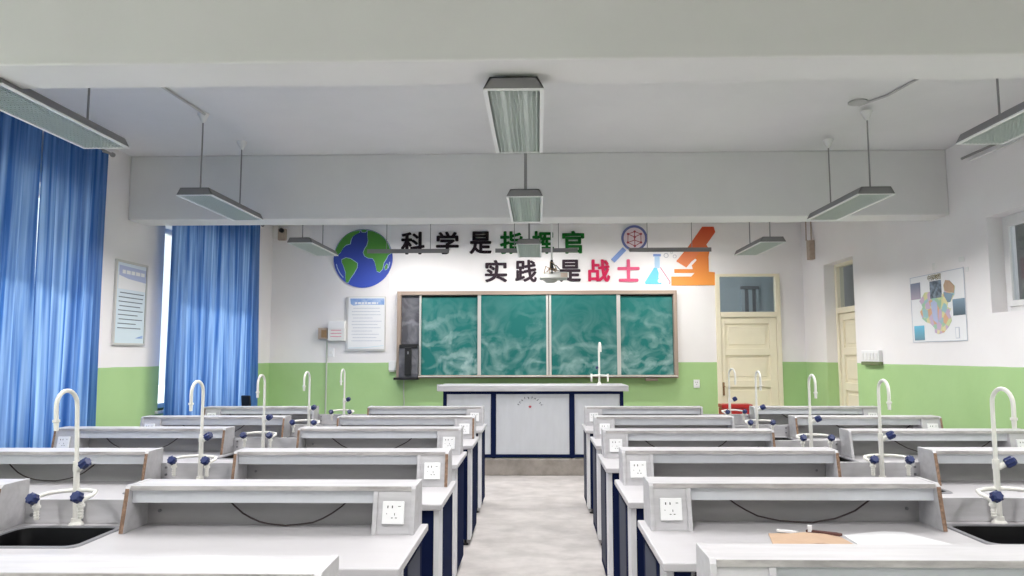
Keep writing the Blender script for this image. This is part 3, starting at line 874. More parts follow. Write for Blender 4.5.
# ------------------------------------------------------------------ pendant lamps
m = bpy.data.materials.new('lit_tube'); m.use_nodes = True
_b = m.node_tree.nodes['Principled BSDF']; _b.inputs['Emission Color'].default_value = (1, .98, .95, 1); _b.inputs['Emission Strength'].default_value = 1.2
M['tube_lit'] = m
LAMP_W = 33.0
LZ = 2.745
def make_pendant(length=1.06):
    t = thing('pendant_lamp', (0, 0, LZ), 'x', 'pendant lamp', 'grey louvered pendant lamps')
    hb, ht, hh = .143, .112, .058
    h = bm_new()
    # hollow trapezoid trough: outer and inner skins
    prof = [(-hb, 0), (-ht, hh), (ht, hh), (hb, 0), (hb - .008, 0), (ht - .010, hh - .008), (-ht + .010, hh - .008), (-hb + .008, 0)]
    prism(h, prof, 'y', 0, length)
    for yy in (0, length - .008):
        prism(h, [(-hb, 0), (-ht, hh), (ht, hh), (hb, 0)], 'y', yy, yy + .008)
    obj('housing', h, M['housing'], t, 0.0015)
    r = bm_new()
    a, b = hb, hb - .020
    box(r, -a, -b, 0, length, -.006, .002); box(r, b, a, 0, length, -.006, .002)
    box(r, -b, b, 0, .012, -.006, .002); box(r, -b, b, length - .012, length, -.006, .002)
    o = obj('lamp_trim', r, M['trimwhite'], t); o['label'] = 'white rim round the louver'
    rf = bm_new()
    prism(rf, [(-.118, .006), (-.095, .048), (-.03, .050), (0, .030), (.03, .050), (.095, .048), (.118, .006), (.1185, .008), (.096, .051), (.0, .053), (-.096, .051), (-.1185, .008)], 'y', .012, length - .012)
    o = obj('reflector', rf, M['mirror'], t); o['label'] = 'mirror finish reflector'
    for s in (-.055, .055):
        obj('lamp_tube', cyl(bm_new(), (s, .02, .034), (s, length - .02, .034), .0110, 12), M['tube_lit'], t, smooth=True)
    g = bm_new()
    n = int(length / .034)
    for k in range(1, n):
        y = length * k / n
        box(g, -.128, .128, y - .0014, y + .0014, -.003, .019)
    for k in range(1, 12):
        x = -.128 + .256 * k / 12
        box(g, x - .0014, x + .0014, .012, length - .012, -.004, .016)
    o = obj('louver_grid', g, M['blade'], t); o['kind'] = 'stuff'; o['label'] = 'fine mirror egg-crate louver'
    for y in (.10, length - .20):
        rd = obj('suspension_rod', cyl(bm_new(), (0, y, hh), (0, y, ZC - LZ - .01), .0065, 8), M['rod'], t)
        c = bm_new(); tube(c, [(0, y, ZC - LZ - .075), (0, y, ZC - LZ - .06), (0, y, ZC - LZ - .01), (0, y, ZC - LZ)], [.012, .018, .042, .046], 14)
        o = obj('ceiling_cup', c, M['ebox'], rd, smooth=True); o['label'] = 'white ceiling cup'
    d = bpy.data.lights.new('pendant_light', 'AREA'); d.shape = 'RECTANGLE'; d.size = .25; d.size_y = length - .03
    d.energy = LAMP_W; d.color = (1.0, 0.985, 0.97); d.spread = radians(156)
    lo = bpy.data.objects.new('pendant_light', d); COL.objects.link(lo); lo.parent = t
    lo.location = (0, length / 2, -.008)
    return t
pp = make_pendant()
first = True
LROW = {-1.3: 'in the rearmost row', 1.0: 'over the last benches', 3.25: 'in the row nearest the viewer', 5.49: 'in the middle row before the beam', 7.90: 'in the row beyond the beam'}
LOFF = {(2.65, 5.49): (-.05, 0, -.03), (2.65, 7.90): (-.06, 0, -.02), (-.10, 5.49): (0, 0, -.03), (-.10, 7.90): (0, 0, -.03), (-.10, 3.25): (-.01, 0, -.02), (2.65, 3.25): (.02, 0, .01), (-2.69, 3.25): (.03, -.02, .025), (-2.69, 7.90): (.03, 0, 0)}
for y in (3.25, 5.49, 7.90, 1.0, -1.3):
    for x, nm in ((-2.69, 'curtain side'), (-.10, 'centre line'), (2.65, 'door side')):
        p = pp if first else copy_tree(pp)
        first = False
        dx, dy, dz = LOFF.get((x, y), (0, 0, 0))
        p.location = (x + dx, y + dy, LZ + dz)
        p['label'] = 'grey louvered pendant lamp on the %s, %s' % (nm, LROW[y])

# conduits on the ceiling and right wall
def conduit(pts, r, label, m='pipegrey', name='ceiling_conduit'):
    o = obj(name, tube(bm_new(), pts, r, 8), M[m], smooth=True)
    return tag(o, label, 'conduit')
conduit([(-2.665, 5.56, ZC - .012), (-2.72, 4.6, ZC - .012), (-2.75, 3.4, ZC - .012)], .010, 'thin conduit on ceiling running to the curtain side middle lamp')
conduit([(2.50, 5.50, ZC - .012), (2.62, 5.30, ZC - .012), (2.74, 4.6, ZC - .012), (2.95, 3.4, ZC - .012)], .010, 'thin conduit on ceiling running to the door side middle lamp')
o = obj('ceiling_rose', tube(bm_new(), [(2.47, 5.45, ZC), (2.47, 5.45, ZC - .012), (2.47, 5.45, ZC - .02)], [.07, .07, .05], 20), M['pipegrey'], smooth=True)
tag(o, 'flat round junction cover on ceiling beside the door side conduit', 'junction cover')
t = thing('wall_conduit', (XR - .03, 5.0, 3.24), 'pair of grey pipes running high on the map wall', 'conduit')
obj('pipe', cyl(bm_new(), (0, 0, 0), (0, 1.5, 0.02), .012, 8), M['rod'], t, smooth=True)
obj('pipe', cyl(bm_new(), (.01, 0, -.045), (.01, 1.4, -.025), .010, 8), M['ebox'], t, smooth=True)
t = thing('conduit_box', (XR - .035, 10.1, 2.82), 'beige junction box with two pipes near the far corner', 'junction box')
obj('box_body', box(bm_new(), -.04, .035, 0, .12, 0, .27), M['beige'], t, 0.006)
for yy in (.03, .22):
    obj('pipe', cyl(bm_new(), (0, yy, .27 if yy < .1 else .3), (0, yy, .61), .010, 8), M['beige'], t, smooth=True)
obj('pipe', cyl(bm_new(), (0, .10, .262), (0, .22, .30), .010, 8), M['beige'], t, smooth=True)

# ------------------------------------------------------------------ chalkboard lamps
def board_lamp(x0, x1, label):
    L = x1 - x0
    t = thing('chalkboard_lamp', ((x0 + x1) / 2, 9.70, 2.862), label, 'board lamp', 'slim lamps in front of the chalkboard wall')
    h = bm_new()
    prism(h, [(-.05, .008), (-.05, .065), (.045, .075), (.05, .07), (-.042, .058), (-.042, .008)], 'x', -L / 2, L / 2)
    obj('housing', h, M['housing'], t, 0.001)
    for s in (-1, 1):
        obj('end_cap', prism(bm_new(), [(-.05, .02), (-.05, .065), (.045, .075), (.02, .03)], 'x', s * L / 2, s * (L / 2 - .008)), M['housing'], t)
    o = obj('lamp_tube', cyl(bm_new(), (-L / 2 + .02, -.012, .040), (L / 2 - .02, -.012, .040), .0125, 12), M['tube_lit'], t, smooth=True)
    for s in (-.30, .30):
        obj('suspension_rod', cyl(bm_new(), (s, 0, .066), (s, 0, ZC - 2.862), .005, 8), M['rod'], t)
    d = bpy.data.lights.new('board_lamp_light', 'AREA'); d.shape = 'RECTANGLE'; d.size = L - .06; d.size_y = .05
    d.energy = BOARD_W; d.color = (1.0, 0.98, 0.95)
    lo = bpy.data.objects.new('board_lamp_light', d); COL.objects.link(lo); lo.parent = t
    lo.location = (0, .005, .028)
    lo.rotation_euler = Vector((0, .30, -.95)).to_track_quat('-Z', 'Y').to_euler()
    return t
BOARD_W = 20.0
board_lamp(-2.32, -1.21, 'slim grey board lamp hanging in front of the globe')
board_lamp(-.575, .54, 'slim grey board lamp hanging behind the centre pendant')
board_lamp(1.235, 2.335, 'slim grey board lamp hanging in front of the orange microscope')

# ------------------------------------------------------------------ chalkboard
cbx0, cbx1, cbz0, cbz1 = -2.066, 2.022, 1.155, 2.425
cb = thing('chalkboard', (0, YB, cbz0), 'long green sliding chalkboard with four chalk smeared panels', 'chalkboard')
Z = lambda z: z - cbz0
f = bm_new(); t = .055
for a in ((cbx0, cbx0 + t, Z(cbz0), Z(cbz1)), (cbx1 - t, cbx1, Z(cbz0), Z(cbz1)), (cbx0 + t, cbx1 - t, Z(cbz1) - t, Z(cbz1)), (cbx0 + t, cbx1 - t, 0, t * .8)):
    box(f, a[0], a[1], -.11, 0, a[2], a[3])
obj('board_frame', f, M['boardframe'], cb, 0.004)
obj('back_plate', box(bm_new(), cbx0 + t, cbx1 - t, -.02, -.005, t * .8, Z(cbz1) - t), M['black'], cb)  # its black stands in for the shadow in the gap above the side panels
def bpanel(x0, x1, y, m, name='board_panel', z0=None, z1=None):
    z0 = Z(1.20) if z0 is None else z0; z1 = Z(2.375) if z1 is None else z1
    b = bm_new(); box(b, 0, x1 - x0, -.012, 0, 0, z1 - z0)
    o = obj(name, b, m, cb); o.location = (x0, y, z0)
    return o
o = bpanel(-2.010, -1.745, -.03, M['boardgrey'], z0=Z(1.655)); o['label'] = 'narrow grey board strip'
bpanel(-1.715, -.885, -.03, M['board'], z1=Z(2.345)); bpanel(1.205, 1.965, -.03, M['board'], z1=Z(2.345))
bpanel(-.835, .118, -.07, M['board2']); bpanel(.192, 1.145, -.07, M['board2'])
for a, b in ((-1.742, -1.715), (-.885, -.835), (.118, .150), (.160, .192), (1.145, 1.200)):
    obj('edge_rail', box(bm_new(), a, b, -.088, -.03, Z(1.20), Z(2.375)), M['alu'], cb, 0.003)
obj('chalk_tray', box(bm_new(), cbx0 + .33, cbx1 - .02, -.16, -.10, .02, .035), M['alu'], cb, 0.003)
obj('chalk_ledge', box(bm_new(), 1.55, 1.72, -.13, -.02, -.04, -.005), M['boardframe'], cb, 0.003)
t = thing('wall_device', (-2.02, YB - .10, 1.17), 'black and grey device mounted at the chalkboard lower corner', 'device')
obj('body', box(bm_new(), 0, .275, -.06, .08, .0, .455), M['boardgrey'], t, 0.006)
obj('top_band', box(bm_new(), .005, .27, -.075, -.058, .425, .475), M['black'], t, 0.004)
obj('column', box(bm_new(), .09, .185, -.085, -.058, .03, .43), M['black'], t, 0.004)
obj('button', box(bm_new(), .127, .148, -.088, -.083, .335, .375), M['rim'], t)
obj('foot_shelf', box(bm_new(), -.07, .28, -.085, .09, -.035, .0), M['black'], t, 0.004)

# ------------------------------------------------------------------ wall lettering (built-in font has the glyphs)
def glyph(ch, x0, x1, z0, z1, m, label, kind='wall_character'):
    c = bpy.data.curves.new(kind, 'FONT'); c.body = ch; c.resolution_u = 3; c.extrude = 0.02
    tmp = bpy.data.objects.new('tmp', c); COL.objects.link(tmp)
    bpy.context.view_layer.update()
    me = bpy.data.meshes.new_from_object(tmp.evaluated_get(bpy.context.evaluated_depsgraph_get()))
    bpy.data.objects.remove(tmp); bpy.data.curves.remove(c)
    bm = bm_new()
    for k in range(9):          # bold weight: strokes widened all round
        dx, dy = (0, 0) if k == 8 else (.030 * cos(k * pi / 4), .024 * sin(k * pi / 4))
        n0 = len(bm.verts)
        bm.from_mesh(me)
        bm.verts.ensure_lookup_table()
        for v in bm.verts[n0:]:
            v.co.x += dx; v.co.y += dy
            if v.co.z > 0: v.co.z += .0006 * k
    bpy.data.meshes.remove(me)
    me = bpy.data.meshes.new(kind); bm.to_mesh(me); bm.free()
    xs = [v.co.x for v in me.vertices]; ys = [v.co.y for v in me.vertices]; zs = [v.co.z for v in me.vertices]
    ax, bx, ay, by, az, bz = min(xs), max(xs), min(ys), max(ys), min(zs), max(zs)
    for v in me.vertices:
        v.co = ((v.co.x - ax) / (bx - ax) * (x1 - x0), -(v.co.z - az) / (bz - az) * .022, (v.co.y - ay) / (by - ay) * (z1 - z0))
    me.materials.clear(); me.materials.append(m)
    o = bpy.data.objects.new(kind, me); COL.objects.link(o); o.location = (x0, YB - .001, z0)
    return tag(o, label, 'sign character', 'raised slogan characters on the chalkboard wall')
U0, U1, V0, V1 = 2.985, 3.325, 2.562, 2.895
for ch, x0, x1, m, lab in (
        ('科', -2.040, -1.685, 'ink_black', 'black raised character that opens the upper slogan line, beside the globe'),
        ('学', -1.515, -1.175, 'ink_black', 'black raised character, second in the upper slogan line'),
        ('是', -1.015, -.685, 'ink_black', 'black raised character, third in the upper slogan line'),
        ('指', -.562, -.222, 'ink_green', 'green raised character, first of the three green ones'),
        ('挥', -.085, .240, 'ink_green', 'green raised character, middle of the three green ones'),
        ('官', .362, .690, 'ink_green', 'green raised character that ends the upper slogan line')):
    glyph(ch, x0, x1, U0, U1, M[m], lab)
for ch, x0, x1, m, lab in (
        ('实', -.785, -.455, 'ink_grey', 'charcoal raised character that opens the lower slogan line'),
        ('践', -.335, -.015, 'ink_grey', 'charcoal raised character, second in the lower slogan line'),
        ('是', .318, .636, 'ink_grey', 'charcoal raised character next to the red ones, beside the projector'),
        ('战', .743, 1.065, 'ink_red', 'crimson raised character in the lower slogan line'),
        ('士', 1.175, 1.500, 'ink_pink', 'rose raised character that ends the lower slogan line')):
    glyph(ch, x0, x1, V0, V1, M[m], lab)

# ------------------------------------------------------------------ wall decals
PX = 0.014722
def from_crop(sc, ox, oy):
    """photo crop pixels -> metres on the chalkboard wall (X, Z)"""
    k = 10.6 / F_PX
    return lambda u, v: ((ox + u / sc - 538.2) * k * .997 - .002, 1.49 + (355 - (oy + v / sc)) * k * 1.0)
# globe: local coordinates round its centre
GX, GZ, GR = -2.603, 2.930, .440
g = thing('globe_sign', (GX, YB, GZ), 'round blue and green world globe board on the wall', 'wall sign')
obj('ocean', prism(bm_new(), disc_poly(0, 0, GR, 56), 'y', -.02, 0), M['ocean'], g)
def gp(pts, grow=0.0):
    q = [((u - 358) / 203 * GR, -(v - 265) / 203 * GR) for u, v in pts]
    if grow:
        cx = sum(p[0] for p in q) / len(q); cz = sum(p[1] for p in q) / len(q)
        q = [(cx + (p[0] - cx) * (1 + grow * .1 / max(.02, math.hypot(p[0] - cx, p[1] - cz))), cz + (p[1] - cz) * (1 + grow * .1 / max(.02, math.hypot(p[0] - cx, p[1] - cz)))) for p in q]
    out = []
    for x, z in q:
        d = math.hypot(x, z)
        if d > GR * .992: x, z = x * GR * .992 / d, z * GR * .992 / d
        out.append((x, z))
    return out
CONT = [
    [(160, 232), (172, 195), (190, 160), (215, 125), (250, 95), (290, 78), (335, 72), (330, 88), (300, 102), (282, 118), (272, 140), (268, 165), (240, 172), (222, 190), (205, 222), (185, 240), (163, 245)],
    [(388, 72), (430, 80), (470, 100), (505, 130), (530, 168), (545, 205), (552, 232), (530, 245), (520, 268), (502, 298), (495, 340), (475, 362), (455, 355), (447, 320), (438, 285), (425, 265), (395, 264), (370, 250), (360, 225), (372, 195), (385, 178), (392, 145), (386, 110)],
    [(212, 275), (240, 262), (272, 268), (298, 285), (320, 300), (318, 332), (298, 368), (275, 402), (260, 432), (244, 432), (240, 395), (240, 360), (226, 320), (214, 296)],
    [(340, 68), (372, 66), (384, 74), (372, 84), (350, 84)],
    [(510, 325), (522, 305), (530, 312), (526, 338), (513, 346)]]
for pl in CONT:
    c = obj('coastline', prism(bm_new(), gp(pl, .085), 'y', -.0225, -.019), M['coast'], g)
    obj('continent', prism(bm_new(), gp(pl), 'y', -.0245, -.022), M['land'], c)
b = bm_new()
for a0, a1, rr in ((192, 225, .40), (338, 352, .40)):
    for k in range(6):
        p = radians(a0 + (a1 - a0) * k / 6); q = radians(a0 + (a1 - a0) * (k + 1) / 6)
        prism(b, [(rr * cos(p), rr * sin(p)), ((rr + .012) * cos(p), (rr + .012) * sin(p)), ((rr + .012) * cos(q), (rr + .012) * sin(q)), (rr * cos(q), rr * sin(q))], 'y', -.022, -.019)
o = obj('painted_glint', b, M['coast'], g); o['kind'] = 'stuff'  # pale arcs painted on as light reflected near the globe's edge

# microscope
W = from_crop(7.2, 590, 220)
ms = thing('microscope_sign', (0, YB, 0), 'orange microscope silhouette board on the wall above the door corner', 'wall sign')
obj('tube_print', prism(bm_new(), [W(*p) for p in ((822, 50), (905, 50), (916, 90), (850, 180), (800, 235), (702, 346), (630, 300), (715, 200))], 'y', -.014, 0), M['scope_head'], ms)
obj('arm_print', prism(bm_new(), [W(*p) for p in ((800, 180), (850, 182), (872, 222), (862, 268), (862, 378), (905, 382), (905, 476), (592, 476), (592, 412), (735, 412), (760, 386), (615, 386), (615, 358), (748, 358), (742, 330), (778, 292), (768, 282), (730, 310), (712, 330), (740, 270))], 'y', -.012, 0), M['scope'], ms)
# magnifier
mg = thing('magnifier_sign', (0, YB, 0), 'blue magnifying glass board with a red molecule cube', 'wall sign')
cx, cz = W(330, 130)
obj('lens_print', prism(bm_new(), disc_poly(cx, cz, .165, 36), 'y', -.008, 0), M['lens'], mg)
obj('ring', ring_prism(bm_new(), cx, cz, .158, .192, -.018, 0), M['ring'], mg)
def strip(bm, p, q, w, y0, y1):
    d = Vector((q[0] - p[0], q[1] - p[1])).normalized(); n = Vector((-d.y, d.x)) * w
    prism(bm, [(p[0] + n.x, p[1] + n.y), (p[0] - n.x, p[1] - n.y), (q[0] - n.x, q[1] - n.y), (q[0] + n.x, q[1] + n.y)], 'y', y0, y1)
b = bm_new(); strip(b, W(258, 208), W(172, 296), .036, -.016, 0); obj('handle', b, M['handle_blue'], mg, 0.004)
nodes = [W(*p) for p in ((285, 100), (333, 82), (378, 100), (333, 122), (283, 162), (333, 188), (378, 162), (330, 145))]
b = bm_new()
for i, j in ((0, 1), (1, 2), (2, 3), (3, 0), (0, 4), (2, 6), (3, 5), (4, 5), (5, 6), (1, 7), (4, 7), (7, 6)):
    strip(b, nodes[i], nodes[j], .005, -.010, -.007)
o = obj('molecule_bonds', b, M['molecule'], mg); o['kind'] = 'stuff'
for n in nodes[:7]:
    obj('molecule_node', prism(bm_new(), disc_poly(n[0], n[1], .018, 12), 'y', -.012, -.007), M['molecule'], mg)
# flask
fk = thing('flask_sign', (0, YB, 0), 'flask board half filled with light blue under the magnifier', 'wall sign')
obj('glass_print', prism(bm_new(), [W(*p) for p in ((472, 262), (512, 262), (512, 345), (582, 448), (578, 468), (405, 468), (402, 450), (472, 345))], 'y', -.006, 0), M['paper'], fk)
obj('liquid_print', prism(bm_new(), [W(*p) for p in ((470, 345), (490, 350), (502, 385), (498, 420), (520, 440), (520, 466), (405, 466), (402, 450))], 'y', -.009, -.005), M['liquid'], fk)
obj('neck_print', prism(bm_new(), [W(*p) for p in ((474, 266), (510, 266), (510, 350), (490, 352), (474, 345))], 'y', -.008, -.005), M['flask_neck'], fk)
b = bm_new(); strip(b, W(465, 256), W(519, 256), .018, -.010, 0); obj('flask_lip', b, M['handle_blue'], fk)
b = bm_new(); strip(b, W(514, 345), W(582, 450), .006, -.010, -.005); strip(b, W(582, 450), W(578, 466), .006, -.010, -.005); obj('outline_print', b, M['flask_line'], fk)
cx, cz = W(508, 442); obj('bubble_print', prism(bm_new(), disc_poly(cx, cz, .03, 20), 'y', -.011, -.005), M['paper'], fk)
for (u, v, r), lab in zip(((558, 258, .036), (598, 238, .018), (620, 265, .027)), ('largest ring bubble above the flask', 'smallest ring bubble above the flask', 'ring bubble beside the orange microscope eyepiece')):
    cx, cz = W(u, v)
    tag(obj('bubble_sign', ring_prism(bm_new(), cx, cz, r * .72, r, YB - .006, YB, 24), M['bubble']), 'grey outlined ' + lab, 'wall sign', 'printed bubbles')

# ------------------------------------------------------------------ posters
def text_rows(bm, x0, x1, z_top, rows, dz, h, y0, y1, rnd, gap=.4, axis='y'):
    for r in range(rows):
        z = z_top - dz * r
        x = x0 + (0 if r % 3 else (x1 - x0) * .04)
        end = x1 - (x1 - x0) * (rnd.uniform(0, .35) if r % 2 else rnd.uniform(0, .1))
        while x < end:
            w = min(rnd.uniform(.5, 1.3) * h * 2.0, end - x)
            if axis == 'y': box(bm, x, x + w, y0, y1, z - h, z)
            else: box(bm, y0, y1, x, x + w, z - h, z)
            x += w + h * gap
    return bm
rnd = random.Random(4)
p = thing('notice_board', (-2.545, YB, 1.955), 'white notice board with blue header on the chalkboard wall', 'notice board')
hw, hh = .293, .402
obj('backing', box(bm_new(), -hw, hw, -.03, 0, -hh, hh), M['alu'], p, 0.003)
obj('sheet', box(bm_new(), -hw + .035, hw - .012, -.033, -.029, -hh + .03, hh - .01), M['paper'], p)
b = bm_new(); prism(b, [(-hw + .06, hh - .03), (hw - .02, hh - .03), (hw - .02, hh - .125), (-.05, hh - .120), (-hw + .11, hh - .135), (-hw + .07, hh - .11)], 'y', -.036, -.032); obj('header_print', b, M['header'], p)
b = bm_new(); text_rows(b, -hw + .12, hw - .10, hh - .085, 1, .05, .028, -.038, -.035, rnd); o = obj('header_text', b, M['paper'], p); o['kind'] = 'stuff'
b = bm_new(); text_rows(b, -hw + .09, hw - .05, hh - .17, 11, .048, .009, -.035, -.032, rnd); o = obj('text_lines', b, M['textgrey'], p); o['kind'] = 'stuff'
b = bm_new(); prism(b, [(-hw + .04, -hh + .04), (-hw + .06, -hh + .05), (0, -hh + .055), (hw - .02, -hh + .085), (hw - .02, -hh + .075), (0, -hh + .042)], 'y', -.036, -.032); obj('footer_print', b, M['sheet_blue'], p)

p = thing('framed_notice', (XL, 6.895, 1.995), 'tall framed blue notice between the two curtained windows', 'notice board')
hy, hh = .275, .405
f = bm_new(); t_ = .022
box(f, 0, .022, -hy, -hy + t_, -hh, hh); box(f, 0, .022, hy - t_, hy, -hh, hh); box(f, 0, .022, -hy + t_, hy - t_, -hh, -hh + t_); box(f, 0, .022, -hy + t_, hy - t_, hh - t_, hh)
obj('notice_frame', f, M['alu'], p, 0.002)
obj('sheet', box(bm_new(), 0, .012, -hy + t_, hy - t_, -hh + t_, hh - t_), M['sheet_blue'], p)
obj('white_band', box(bm_new(), .011, .014, -hy + .05, hy - .03, .13, .29), M['paper'], p)
b = bm_new(); prism(b, [(-hy + .06, .355), (hy - .03, .345), (hy - .03, .22), (-.05, .235), (-hy + .06, .26)], 'x', .0135, .0155); obj('header_print', b, M['swoosh'], p)
b = bm_new(); text_rows(b, -hy + .09, hy - .05, .315, 1, .05, .036, .015, .017, rnd, axis='x'); o = obj('header_text', b, M['paper'], p); o['kind'] = 'stuff'
b = bm_new(); text_rows(b, -hy + .07, hy - .05, .10, 9, .042, .008, .0125, .0145, rnd, axis='x'); o = obj('text_lines', b, M['textgrey2'], p); o['kind'] = 'stuff'
b = bm_new(); prism(b, [(.10, -.335), (.23, -.305), (.23, -.335)], 'x', .0125, .0145); obj('footer_print', b, M['header'], p)

# map on the right wall: local u grows towards the viewer (picture left is far)
p = thing('wall_map', (XR, 7.09, 1.945), 'coloured map poster with small photographs on the door side wall', 'map')
hy, hh = .475, .335
obj('sheet', box(bm_new(), -.006, -.001, -hy, hy, -hh, hh), M['paper'], p)
b = bm_new()
for a in ((-hy, -hy + .006, -hh, hh), (hy - .006, hy, -hh, hh), (-hy + .006, hy - .006, hh - .006, hh), (-hy + .006, hy - .006, -hh, -hh + .006)):
    box(b, -.008, -.005, a[0], a[1], a[2], a[3])
obj('border_print', b, M['textgrey'], p)
def mc(u, v):   # crop px (5.76x, origin 900,250) -> local (y, z)
    fu = (u - 72) / (372 - 72)
    top = 155 - fu * 58; bot = 525 - fu * 5
    y = 7.09 - 1.0 / (.1322 + .019 * fu)      # u runs towards the viewer
    y = -y
    return (y, hh - 2 * hh * (v - top) / (bot - top))
OUT = [(118, 290), (135, 265), (150, 240), (185, 235), (200, 262), (235, 262), (258, 240), (255, 200), (268, 170), (290, 172), (318, 205), (312, 255), (290, 295), (275, 300), (270, 325), (290, 335), (280, 360), (288, 385), (290, 405), (270, 440), (245, 470), (215, 480), (195, 470), (195, 445), (175, 420), (150, 410), (130, 390), (120, 350), (135, 325), (128, 305)]
obj('country_print', prism(bm_new(), [mc(*q) for q in OUT], 'x', -.009, -.005), M['map'], p)
b = bm_new(); prism(b, [mc(*q) for q in ((255, 238), (290, 245), (308, 250), (290, 295), (275, 298), (258, 262))], 'x', -.0105, -.008); o = obj('province_print', b, M['photo_sea'], p)
b = bm_new(); prism(b, [mc(*q) for q in ((180, 300), (200, 285), (216, 300), (216, 420), (192, 400))], 'x', -.0105, -.008); obj('province_print', b, M['swoosh'], p)
b = bm_new(); prism(b, [mc(*q) for q in ((258, 200), (268, 170), (290, 172), (318, 205), (312, 245), (262, 232))], 'x', -.0105, -.008); obj('province_print', b, M['kraft'], p)
for (u0, u1, v0, v1), m in zip(((74, 126, 190, 275), (180, 243, 178, 268), (302, 368, 282, 370), (83, 137, 432, 512)), ('photo_dusk', 'photo_slate', 'photo_sea', 'photo_cyan')):
    a = mc(u0, v0); c = mc(u1, v1)
    bb = bm_new(); box(bb, 0, .004, -abs(a[0] - c[0]) / 2, abs(a[0] - c[0]) / 2, -abs(a[1] - c[1]) / 2, abs(a[1] - c[1]) / 2)
    o = obj('photo_print', bb, M[m], p); o.location = (-.0095, (a[0] + c[0]) / 2, (a[1] + c[1]) / 2)
ttl = bpy.data.curves.new('title', 'FONT'); ttl.body = '中国地图'; ttl.size = .085; ttl.extrude = .001
tmp = bpy.data.objects.new('tmp', ttl); COL.objects.link(tmp); bpy.context.view_layer.update()
me = bpy.data.meshes.new_from_object(tmp.evaluated_get(bpy.context.evaluated_depsgraph_get()))
bpy.data.objects.remove(tmp); bpy.data.curves.remove(ttl)
xs = [v.co.x for v in me.vertices]; wdt = max(xs) - min(xs)
yc, zc = mc(206, 150)
for v in me.vertices:
    v.co = (-.0085 + v.co.z, yc + .115 - (v.co.x - min(xs)) / wdt * .23, zc - .026 + v.co.y * .72)
me.materials.clear(); me.materials.append(M['gold']); me.name = 'title_print'
o = bpy.data.objects.new('title_print', me); COL.objects.link(o); o.parent = p; o['kind'] = 'stuff'
b = bm_new(); box(b, -.008, -.005, mc(330, 440)[0], mc(308, 440)[0], mc(330, 505)[1], mc(330, 440)[1]); obj('inset_print', b, M['textgrey'], p)
b = bm_new(); box(b, -.0095, -.007, mc(329, 440)[0] + .006, mc(309, 440)[0] - .006, mc(330, 505)[1] + .006, mc(330, 440)[1] - .006); obj('inset_sheet', b, M['paper'], p)
for u0, v0, u1, v1 in ((196, 72, 212, 110), (345, 40, 375, 62), (378, 98, 396, 122)):
    a = mc(u0, v0); c = mc(u1, v1)
    obj('adhesive_tape', box(bm_new(), -.003, 0, a[0], c[0], a[1], c[1]), M['tape'], p)

# ------------------------------------------------------------------ wall boxes, switches, sockets
t = thing('electric_box', (-2.963, YB, 1.85), 'white electric box with printed card beside the notice board', 'electric box')
obj('box_body', box(bm_new(), -.122, .128, -.09, 0, -.145, .145), M['ebox'], t, 0.004)
obj('box_lid', box(bm_new(), -.116, .122, -.098, -.089, .03, .14), M['plate'], t, 0.003)
b = bm_new(); text_rows(b, -.08, .09, .01, 3, .045, .008, -.0925, -.0895, rnd); o = obj('text_lines', b, M['ink_pink'], t); o['kind'] = 'stuff'
t = thing('brown_switch', (-3.17, YB, 1.812), 'small brown switch box attached left of white electric box', 'switch')
obj('box_body', box(bm_new(), -.066, .066, -.07, 0, -.08, .08), M['beige'], t, 0.004)
obj('cover', box(bm_new(), -.015, .062, -.078, -.069, -.06, .05), M['brown'], t, 0.003)
t = thing('wall_switch', (-3.052, YB, 1.535), 'small white switch plate under the electric box', 'switch')
obj('plate', box(bm_new(), -.043, .043, -.015, 0, -.065, .065), M['plate'], t, 0.003)
obj('rocker', box(bm_new(), -.02, .02, -.022, -.014, -.025, .02), M['ebox'], t, 0.002)
o = obj('wall_pipe', tube(bm_new(), [(-3.115, YB - .012, .55), (-3.115, YB - .012, 1.71)], .012, 8), M['pipe'], smooth=True)
tag(o, 'thin vertical pipe below the electric box on the green wall', 'pipe')
t = thing('cable_box', (-2.138, YB, 1.322), 'small white cable box left of the chalkboard corner', 'cable box')
obj('box_body', box(bm_new(), -.052, .052, -.05, 0, -.05, .085), M['plate'], t, 0.004)
obj('grey_base', box(bm_new(), -.045, .045, -.048, 0, -.075, -.05), M['pipe'], t, 0.003)
pts = [(-1.97, YB - .015, 1.14), (-1.972, YB - .012, .95), (-1.96, YB - .015, .80), (-1.985, YB - .02, .62), (-1.97, YB - .02, .30)]
tag(obj('wall_cable', tube(bm_new(), pts, .008, 8), M['pipe'], smooth=True), 'thin cable hanging below the wall device on the green wall', 'cable')
def socket_plate(x, z, w, label):
    t = thing('wall_socket', (x, YB, z), label, 'wall socket')
    obj('plate', box(bm_new(), -w, w, -.014, 0, -w * 1.5, w * 1.2), M['plate'], t, 0.003)
    h = bm_new()
    for hx, hz in ((-.012, .015), (.012, .015), (0, -.015)): box(h, hx - .003, hx + .003, -.0155, -.0135, hz - .007, hz + .007)
    o = obj('slots', h, M['dark'], t); o['kind'] = 'stuff'
socket_plate(2.298, 1.075, .044, 'white wall socket on green wall between chalkboard and door')
socket_plate(-1.447, 1.025, .036, 'white wall socket under the lower left part of the chalkboard')
t = thing('switch_bank', (XR, 8.475, 1.46), 'row of white light switches with green base beside the deep door', 'switch')
obj('box_body', box(bm_new(), -.045, 0, -.215, .215, -.055, .075), M['plate'], t, 0.005)
obj('green_base', box(bm_new(), -.05, 0, -.225, .225, -.095, -.056), mat('base_green_grey', (0.16, 0.20, 0.10), .7), t, 0.004)
for k in range(5):
    y = -.17 + .085 * k
    obj('rocker', box(bm_new(), -.052, -.044, y - .022, y + .022, -.035, .045), M['ebox'], t, 0.003)
